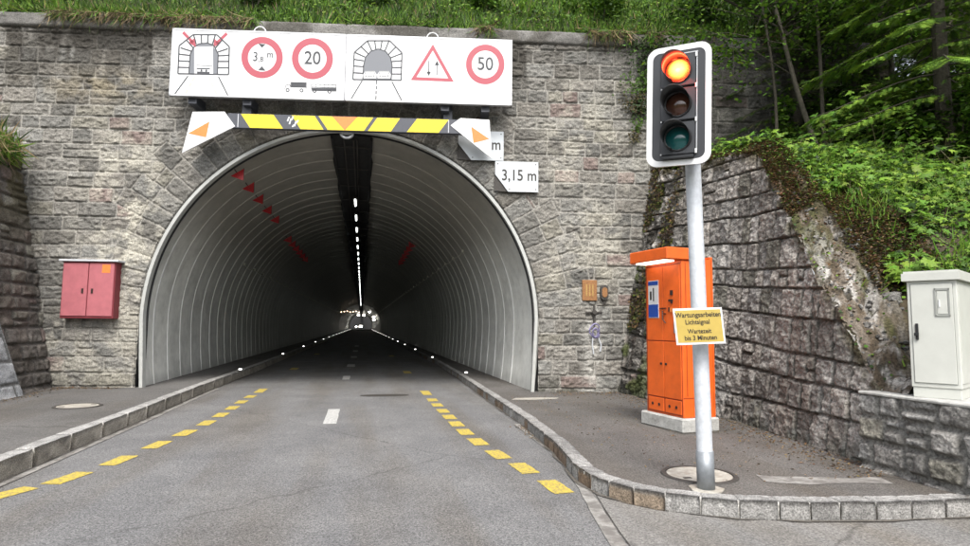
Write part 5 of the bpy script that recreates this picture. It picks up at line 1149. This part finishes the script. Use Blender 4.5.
    N = r.normal(size=(n, 3))*.5; N[:, 0] -= .7; N[:, 1] -= .5; N[:, 2] += .3
    tag(leaf_mesh('bank_grass', P, N, r.normal(size=n)*.6, r.uniform(.08, .26, n), pal(n, [(GREEN*1.1, 5), (YGREEN, 4), (DGREEN, 1), (STRAW, .3)], 5), T_BLADE, [M['leaf']], asp=1.2), kind='stuff', label='bright green grass on the right bank')
    P = bank_pts(21000, .1, 6, 5.0, 13, 1.2); n = len(P); cl = fbm(P[:, 0]*.9+7, P[:, 1]*.9, 3, 115); P[:, 2] += .05+.28*r.random(n)*cl; hw = np.interp(P[:, 1], [5.4, 6.6, 8, 8.6, 13], [.9, .85, .6, .3, .05]); kp = (P[:, 0]-wing_x(np.clip(P[:, 1], 5.5, 13.2)) > hw) & (cl > .36); P = P[kp]; n = len(P); cl = cl[kp]
    tag(leaf_mesh('leafy_undergrowth', P, upnorm(n, r, .6)+np.array([-.5, -.5, 0]), r.uniform(0, 6.3, n), r.uniform(.07, .17, n), pal(n, [(GREEN*1.1, 5), (YGREEN, 3.5), (DGREEN, 2)], 14)*(.5+cl[:, None]), T_MAPLE, [M['leaf']]), kind='stuff', label='broad leafy undergrowth covering the right bank')
    # brown litter and moss along the wing top
    P = bank_pts(60000, -.2, 1.3, 6.2, 13, 1.0); n = len(P); P[:, 2] += .01+.05*r.random(n)
    kp = r.random(n) < np.where(P[:, 1] < 7.5, np.where(P[:, 0]-wing_x(np.clip(P[:, 1], 5.5, 13.2)) < .5, .07, .8), 1)*(.35+1.0*fbm(P[:, 0]*4, P[:, 1]*4, 3, 130)); P = P[kp]; n = len(P)
    tag(leaf_mesh('leaf_litter', P, upnorm(n, r, .5), r.uniform(0, 6.3, n), r.uniform(.02, .05, n), pal(n, [(np.array([.12, .065, .03]), 5), (np.array([.19, .12, .06]), 2), (np.array([.05, .035, .022]), 5), (np.array([.07, .09, .018]), 4)], 6), T_OVAL, [M['leaf']], asp=1.4), kind='stuff', label='brown dead leaves along the top of the wing wall')
    # litter on the pavement against the wall and by the kerb
    n = 1700; y = r.uniform(5.2, 12.9, n); x = wbase(y)-.05-np.abs(r.normal(size=n))*.35; P = np.stack([x, y, np.full(n, PZ+.006)], -1)
    n2 = 260; u = r.uniform(.2, 1.7, n2); Q = FP+u[:, None]*FE+(.05+np.abs(r.normal(size=n2))*.3)[:, None]*FN+UP*(PZ+.006); n3 = 130; y3 = r.uniform(8.3, 9.6, n3); K = np.stack([2.5+.06*r.normal(size=n3), y3, np.full(n3, .012)], -1)
    n4 = 800; S4 = np.stack([r.uniform(2.9, 5.8, n4), r.uniform(5.2, 12.5, n4), np.full(n4, PZ+.006)], -1); n5 = 500; L5 = np.stack([-6.35+np.abs(r.normal(size=n5))*.22, r.uniform(10.5, 14.5, n5), np.full(n5, PZL+.006)], -1); n6 = 400; u6 = r.uniform(-10.6, -9, n6); L6 = FP+u6[:, None]*FE+(.06+np.abs(r.normal(size=n6))*.15)[:, None]*FN+UP*(PZL+.006)
    P = np.concatenate([P, Q, K, S4, L5, L6]); n = len(P)
    tag(leaf_mesh('fallen_leaves', P, upnorm(n, r, .3), r.uniform(0, 6.3, n), r.uniform(.012, .04, n), pal(n, [(np.array([.16, .09, .04]), 5), (np.array([.28, .2, .1]), 3), (np.array([.05, .035, .02]), 3)], 7), T_OVAL, [M['leaf']], asp=1.2), kind='stuff', label='small fallen leaves and crumbs along the wall foot')
    # tufts in the left corner
    n = 5200; y = r.uniform(11.2, 14.4, n); P = np.stack([-7.45+r.uniform(-.6, .2, n), y, 5.3-.0*y+r.uniform(-.3, .15, n)], -1); N = r.normal(size=(n, 3))*.5+np.array([1, -.6, .1]); yy = np.where(r.random(n) < .6, math.pi, 0)+r.normal(size=n)*.7
    tag(leaf_mesh('side_wall_grass', P, N, yy, r.uniform(.15, .5, n), pal(n, [(GREEN, 4), (YGREEN, 2), (STRAW, 3), (DGREEN, 2)], 8), T_BLADE, [M['leaf']], asp=1.1), kind='stuff', label='grass tuft spilling over the top of the left side wall')
    # ivy hanging at the wing/portal corner
    def creeper(label, u, z0, z1, wd, n, seed, off=.08):
        rr = np.random.default_rng(seed); o = thing('creeper', label, 'creeper', tuple(fpt(u, z0, off)), 'creepers on the portal wall'); t = rr.random(n)**1.2; uu = u+rr.normal(size=n)*wd*(1-.6*t)+.5*wd*np.sin(t*5); z = z0-(z0-z1)*t
        P = FP+uu[:, None]*FE+z[:, None]*UP+(off+.12*rr.random(n))[:, None]*FN; leaf_mesh('foliage', P, rr.normal(size=(n, 3))*.5+FN+UP*.4, rr.uniform(0, 6.3, n), rr.uniform(.04, .09, n), pal(n, [(DGREEN, 5), (GREEN*.7, 3), (np.array([.08, .07, .03]), 2)], seed), T_OVAL, [M['leaf']], o)
        b = MB(); b.tube([fpt(u+.1*math.sin(k), z0+(z1-z0)*k/5, off) for k in range(6)], .012, 6); b.build('stem', M['bark'], o)
    creeper('dark creeper hanging from the coping just left of the traffic light head', 2.45, 8.4, 6.6, .35, 1100, 31)
    creeper('small creeper strand lower down left of the traffic light head', 2.3, 6.9, 5.9, .14, 260, 32)
    # brown twiggy mat on the wing far end
    n = 3600; y = r.uniform(11.2, 13.0, n); z = r.uniform(1.6, 5.5, n)**1; P = np.stack([wbase(y)+wbat(y)*z-.12, y, z], -1); kp = fbm(y*2, z*1.2, 3, 106) > .47; P = P[kp]; n = len(P)
    tag(leaf_mesh('wall_moss', P, r.normal(size=(n, 3))*.5+np.array([-1, -.4, .4]), r.uniform(0, 6.3, n), r.uniform(.03, .08, n), pal(n, [(np.array([.05, .035, .02]), 6), (np.array([.10, .11, .02]), 3), (np.array([.14, .09, .04]), 3)], 9), T_OVAL, [M['leaf']], asp=1.3), kind='stuff', label='moss and dead ivy in the corner of wing wall and portal')
    # ---- maple seedlings with lobed leaves
    MS = [(6.55, 6.2, .42, 60, 'bright maple seedling just above and left of the grey cabinet'), (6.75, 5.75, .38, 40, 'bright maple seedling peeking over the grey cabinet lid'), (7.25, 7.75, .35, 30, 'bright maple seedling in the middle of the right bank'), (8.0, 7.3, .32, 22, 'maple seedling on the grass right of the middle seedling'),
          (8.4, 9.3, .8, 46, 'taller maple sapling at the foot of the thin trunks'), (9.1, 9.0, 1.25, 70, 'tallest maple sapling with tiers of bright leaves before the dark wood'), (7.7, 10.6, .6, 36, 'maple sapling behind the top corner of the wing wall'), (10.2, 8.7, .7, 36, 'maple sapling at the shaded edge on the right'), (7.4, 9.0, .3, 20, 'small maple seedling near the brown wall-top litter'), (9.0, 7.4, .5, 30, 'maple seedling high on the bank near the right photo edge')]
    MS += [(7.2, 11.3, .45, 26, 'maple seedling above the wing wall beside the traffic light head'), (8.1, 10.0, .5, 30, 'maple seedling just left of the leaning trunk foot'), (8.9, 8.2, .45, 30, 'maple seedling in front of the tallest sapling'), (9.6, 9.5, .9, 44, 'maple sapling right of the tallest sapling'), (8.0, 8.3, .3, 22, 'low maple seedling at the middle of the bank top'), (9.7, 8.3, .6, 30, 'maple sapling before the nearest spruce'), (7.3, 6.7, .3, 20, 'low maple seedling right of the one by the cabinet'), (8.6, 11.0, .6, 34, 'maple sapling behind the two forked trunks')]
    for i, (x, y, h, n, label) in enumerate(MS):
        z = float(bank_z(np.array(x), np.array(y))); rr = np.random.default_rng(300+i); o = thing('maple_seedling', label, 'seedling', (x, y, z), 'maple seedlings on the bank'); b = MB(); LP = []; LN = []
        for s in range(3 if h < .6 else 4):
            e = np.array([x, y, z])+np.array([rr.normal()*.3*h, rr.normal()*.3*h, h*rr.uniform(.75, 1.1)]); b.tube([(x, y, z-.03), (np.array([x, y, z])+e)/2+rr.normal(size=3)*.03, e], [.009, .006, .003], 5)
            for k in range(max(3, n//(3 if h < .6 else 4))):
                t = rr.uniform(.35, 1.05); a = rr.uniform(0, 6.3); p = np.array([x, y, z])*(1-t)+e*t; q = p+np.array([math.cos(a), math.sin(a), .1])*rr.uniform(.05, .2)*(.6+h); b.tube([p, q], [.003, .002], 3, caps=False); LP.append(q); LN.append(np.array([math.cos(a)*.35-.4, math.sin(a)*.35-.4, 1])+rr.normal(size=3)*.2)
        b.build('stem', mat('green_stem', (.12, .11, .04)), o); k = len(LP); leaf_mesh('foliage', np.array(LP), np.array(LN), rr.uniform(0, 6.3, k), rr.uniform(.13, .24, k), pal(k, [(YGREEN*1.0, 5), (GREEN*1.2, 4)] if i < 4 or i == 5 else [(GREEN*1.1, 5), (YGREEN, 2), (DGREEN, 1)], 300+i), T_MAPLE, [M['leaf']], o)
    # ---- thin deciduous trees
    def tree(name, label, base, H, lean, r0, nb, nl, mix, lsz, seed, grp='thin trees on the bank', crown_from=.3):
        rr = np.random.default_rng(seed); base = np.array(base, float); o = thing(name, label, 'tree', tuple(base), grp); t = np.linspace(0, 1, 14)
        trunk = base+np.stack([lean[0]*t+.12*np.sin(t*7+seed), lean[1]*t+.1*np.cos(t*5+seed), H*t-.1], -1); b = MB(); b.tube(trunk, r0*(1-.75*t), 10); tips = []
        for i in range(nb):
            s = rr.uniform(crown_from, 1); p = base+np.array([lean[0]*s+.12*math.sin(s*7+seed), lean[1]*s+.1*math.cos(s*5+seed), H*s-.1]); a = rr.uniform(0, 6.3); L_ = H*.28*(1.2-s)*rr.uniform(.6, 1.3)+.3; d = np.array([math.cos(a), math.sin(a), rr.uniform(-.1, .6)]); q = p+d*L_*.5+np.array([0, 0, .05]); e = p+d*L_+np.array([0, 0, -.1*L_])
            b.tube([p, q, e], [r0*.3*(1-s*.6), r0*.18*(1-s*.6), .003], 5)
            for k in range(4):
                w_ = rr.uniform(.4, 1); pp = p+(e-p)*w_; ee = pp+rr.normal(size=3)*.28*L_; b.tube([pp, ee], [.006, .002], 3, caps=False); tips += [(pp, ee)]*2
            tips.append((q, e))
        tr = b.build('trunk', M['bark'], o, smooth=True); idx = rr.integers(0, len(tips), nl); w_ = rr.random(nl)[:, None]; A = np.array([x[0] for x in tips])[idx]; B = np.array([x[1] for x in tips])[idx]
        P = A+(B-A)*w_+rr.normal(size=(nl, 3))*.13; leaf_mesh('crown', P, upnorm(nl, rr, .8), rr.uniform(0, 6.3, nl), rr.uniform(*lsz, nl), pal(nl, mix, seed), T_OVAL, [M['leaf']], o, asp=1.3); return o
    bz = lambda x, y: float(bank_z(np.array(x), np.array(y)))
    TR = [(9.15, 10.3, 7.5, (-1.9, .6), .075, 'thin leaning trunk nearest the end of the portal wall'), (9.25, 10.25, 8, (-.3, .5), .06, 'thin upright trunk forking beside the leaning one'), (8.55, 10.9, 7, (-.5, .2), .05, 'slender trunk just right of the portal wall end'), (10.6, 10.2, 8, (.4, .3), .08, 'thin dark trunk in the wood right of the forked pair'), (11.6, 11, 9, (-.5, 0), .1, 'thicker dark trunk deeper in the wood')]
    for i, (x, y, H, ln, r0, lb) in enumerate(TR): tree('broadleaf_tree', lb, (x, y, bz(x, y)), H, ln, r0*.75, 26, 4600, mid_, (.05, .11), 400+i, crown_from=.22)
    # ---- spruces
    def spruce(label, base, H, Rm, seed, dens, mix, low=.1, sz=(.14, .26)):
        rr = np.random.default_rng(seed); base = np.array(base, float); o = thing('spruce_tree', label, 'spruce', tuple(base), 'spruces in the wood on the right'); b = MB(); b.tube([base-UP*.2, base+UP*H*.5, base+UP*H], [.16*H/9, .09*H/9, .02], 10); A = []; Dd = []
        nb = int(H*11)
        for i in range(nb):
            s = low+(1-low)*(i+rr.random())/nb; L_ = Rm*(1-s)**.8*rr.uniform(.7, 1.15)+.15; a = i*2.4+rr.normal()*.3; dv = np.array([math.cos(a), math.sin(a), 0]); t = np.linspace(0, 1, 7); pts = base+UP*H*s+dv*L_*t[:, None]+UP*(L_*(-.1*t-.42*t**2+.16*t**4))[:, None]
            b.tube(pts, .018*(1-t*.8), 5, caps=False)
            k = int(dens*L_); tt = rr.uniform(.12, 1, k)**.8; bp = np.stack([np.interp(tt, t, pts[:, j]) for j in range(3)], -1); sd_ = np.where(rr.random(k) < .5, -1, 1); lat = np.cross(dv, UP)
            ll = (.10+.30*(1-tt))*L_*.55*rr.random(k); P = bp+lat*(sd_*ll)[:, None]-UP*(.25*ll+.05*rr.random(k))[:, None]; D_ = dv*.7+lat*(sd_*.7)[:, None]-UP*(.35+.5*rr.random(k))[:, None]; A.append(P); Dd.append(D_)
        b.build('trunk', M['bark'], o); P = np.concatenate(A); D_ = np.concatenate(Dd); D_ /= np.linalg.norm(D_, axis=1)[:, None]; k = len(P); N = np.cross(np.cross(D_, UP)+rr.normal(size=(k, 3))*.25, D_)
        # spin so that the template's long axis follows D_
        N /= np.linalg.norm(N, axis=1)[:, None]; a_ = np.where(np.abs(N[:, 2:3]) > .95, np.array([[1., 0, 0]]), np.array([[0, 0, 1.]])); X = np.cross(a_, N); X /= np.linalg.norm(X, axis=1)[:, None]; Y = np.cross(N, X); yw = np.arctan2(-(X*D_).sum(1), (Y*D_).sum(1))
        leaf_mesh('needles', P, N, yw, rr.uniform(*sz, k), pal(k, mix, seed), T_SPRIG, [M['needle']], o, asp=1.0)
    sg = [(DGREEN*1.4, 4), (GREEN*.9, 4), (np.array([.12, .14, .035]), 3)]; sb = [(GREEN*1.1, 4), (YGREEN*1.1, 4), (DGREEN*1.5, 2)]
    for x, y, H, Rm, sd_, dn, mx, lb in ((10.1, 8.6, 8.5, 2.5, 51, 80, sb, 'nearest spruce with bright drooping shoots at the top right'), (11.3, 11.0, 10, 2.7, 52, 46, sg, 'dark spruce filling the wood behind the thin trunks'), (12.8, 10.4, 9, 2.8, 53, 40, sg, 'dark spruce behind the nearest bright spruce'), (13.4, 11.4, 11, 3.0, 54, 34, sg, 'dark spruce further back at the right edge of the wood'), (9.9, 12.0, 9, 1.9, 55, 46, sg, 'narrow dark spruce at the end of the portal wall')):
        spruce(lb, (x, y, bz(x, min(y, fy(x)))), H, Rm, sd_, dn, mx)
    # undergrowth of the wood
    for i, (x, y, R_) in enumerate(((9.6, 10.9, .9), (10.3, 9.8, 1.0), (11.6, 10.6, 1.3), (9.9, 8.6, .8), (10.6, 8.8, 1.1), (12.3, 10.9, 1.5), (9.2, 11.7, .8), (10.6, 11.3, 1.5), (13.0, 11.0, 1.8), (11.8, 9.8, 1.4))):
        shrub('wood_shrub', ['dark bush at the foot of the leaning thin trunk', 'dark bush behind the tallest maple sapling', 'dark bush in the middle of the wood edge', 'dark green bush above the maple seedlings near the right edge', 'dark bush at the right photo edge', 'deep dark bush in the wood', 'dark bush in the corner by the portal wall end', 'dark bush filling the gap behind the thin trunks', 'large dark bush at the back of the wood', 'dark bush at the back beyond the right edge'][i], (x, y, bz(x, y)), (R_, R_, R_*.9), int(2600*R_), (dark if i % 5 == 2 else mid_), (.05, .13), T_OVAL, 'bushes in the wood on the right', 500+i)
    # trees on the slope behind the portal wall so the wood closes the view
    for i, (u, v, H) in enumerate(((7.5, 3, 8), (10.5, 2.5, 9), (5, 5, 8), (13, 4, 10), (9, 6, 10))):
        p = FP+u*FE-v*FN; spruce(['spruce up the slope behind the traffic light', 'spruce above the hidden end of the portal wall', 'spruce far up the slope left of the wood', 'spruce on the upper slope at the back of the wood', 'tall spruce highest up the slope'][i], (p[0], p[1], float(hill_z(u, v))), H, 2.8, 60+i, 20, sg, low=.02)
    # bare twigs
    o = thing('fallen_branch', 'bare dark branch leaning over the wall behind the traffic light head', 'branch', (8.2, 12.1, 8)); b = MB(); rr = np.random.default_rng(77)
    A0 = fpt(4.3, 9.3, .4); B0 = fpt(6.4, 7.7, .9)
    b.tube([A0, (A0+B0)/2+UP*.08, B0], [.03, .022, .01], 6)
    for k in range(14):
        t = rr.random(); p = A0+(B0-A0)*t; b.tube([p, p+rr.normal(size=3)*.35], [.008, .003], 4)
    b.build('wood', M['bark'], o)
veg()
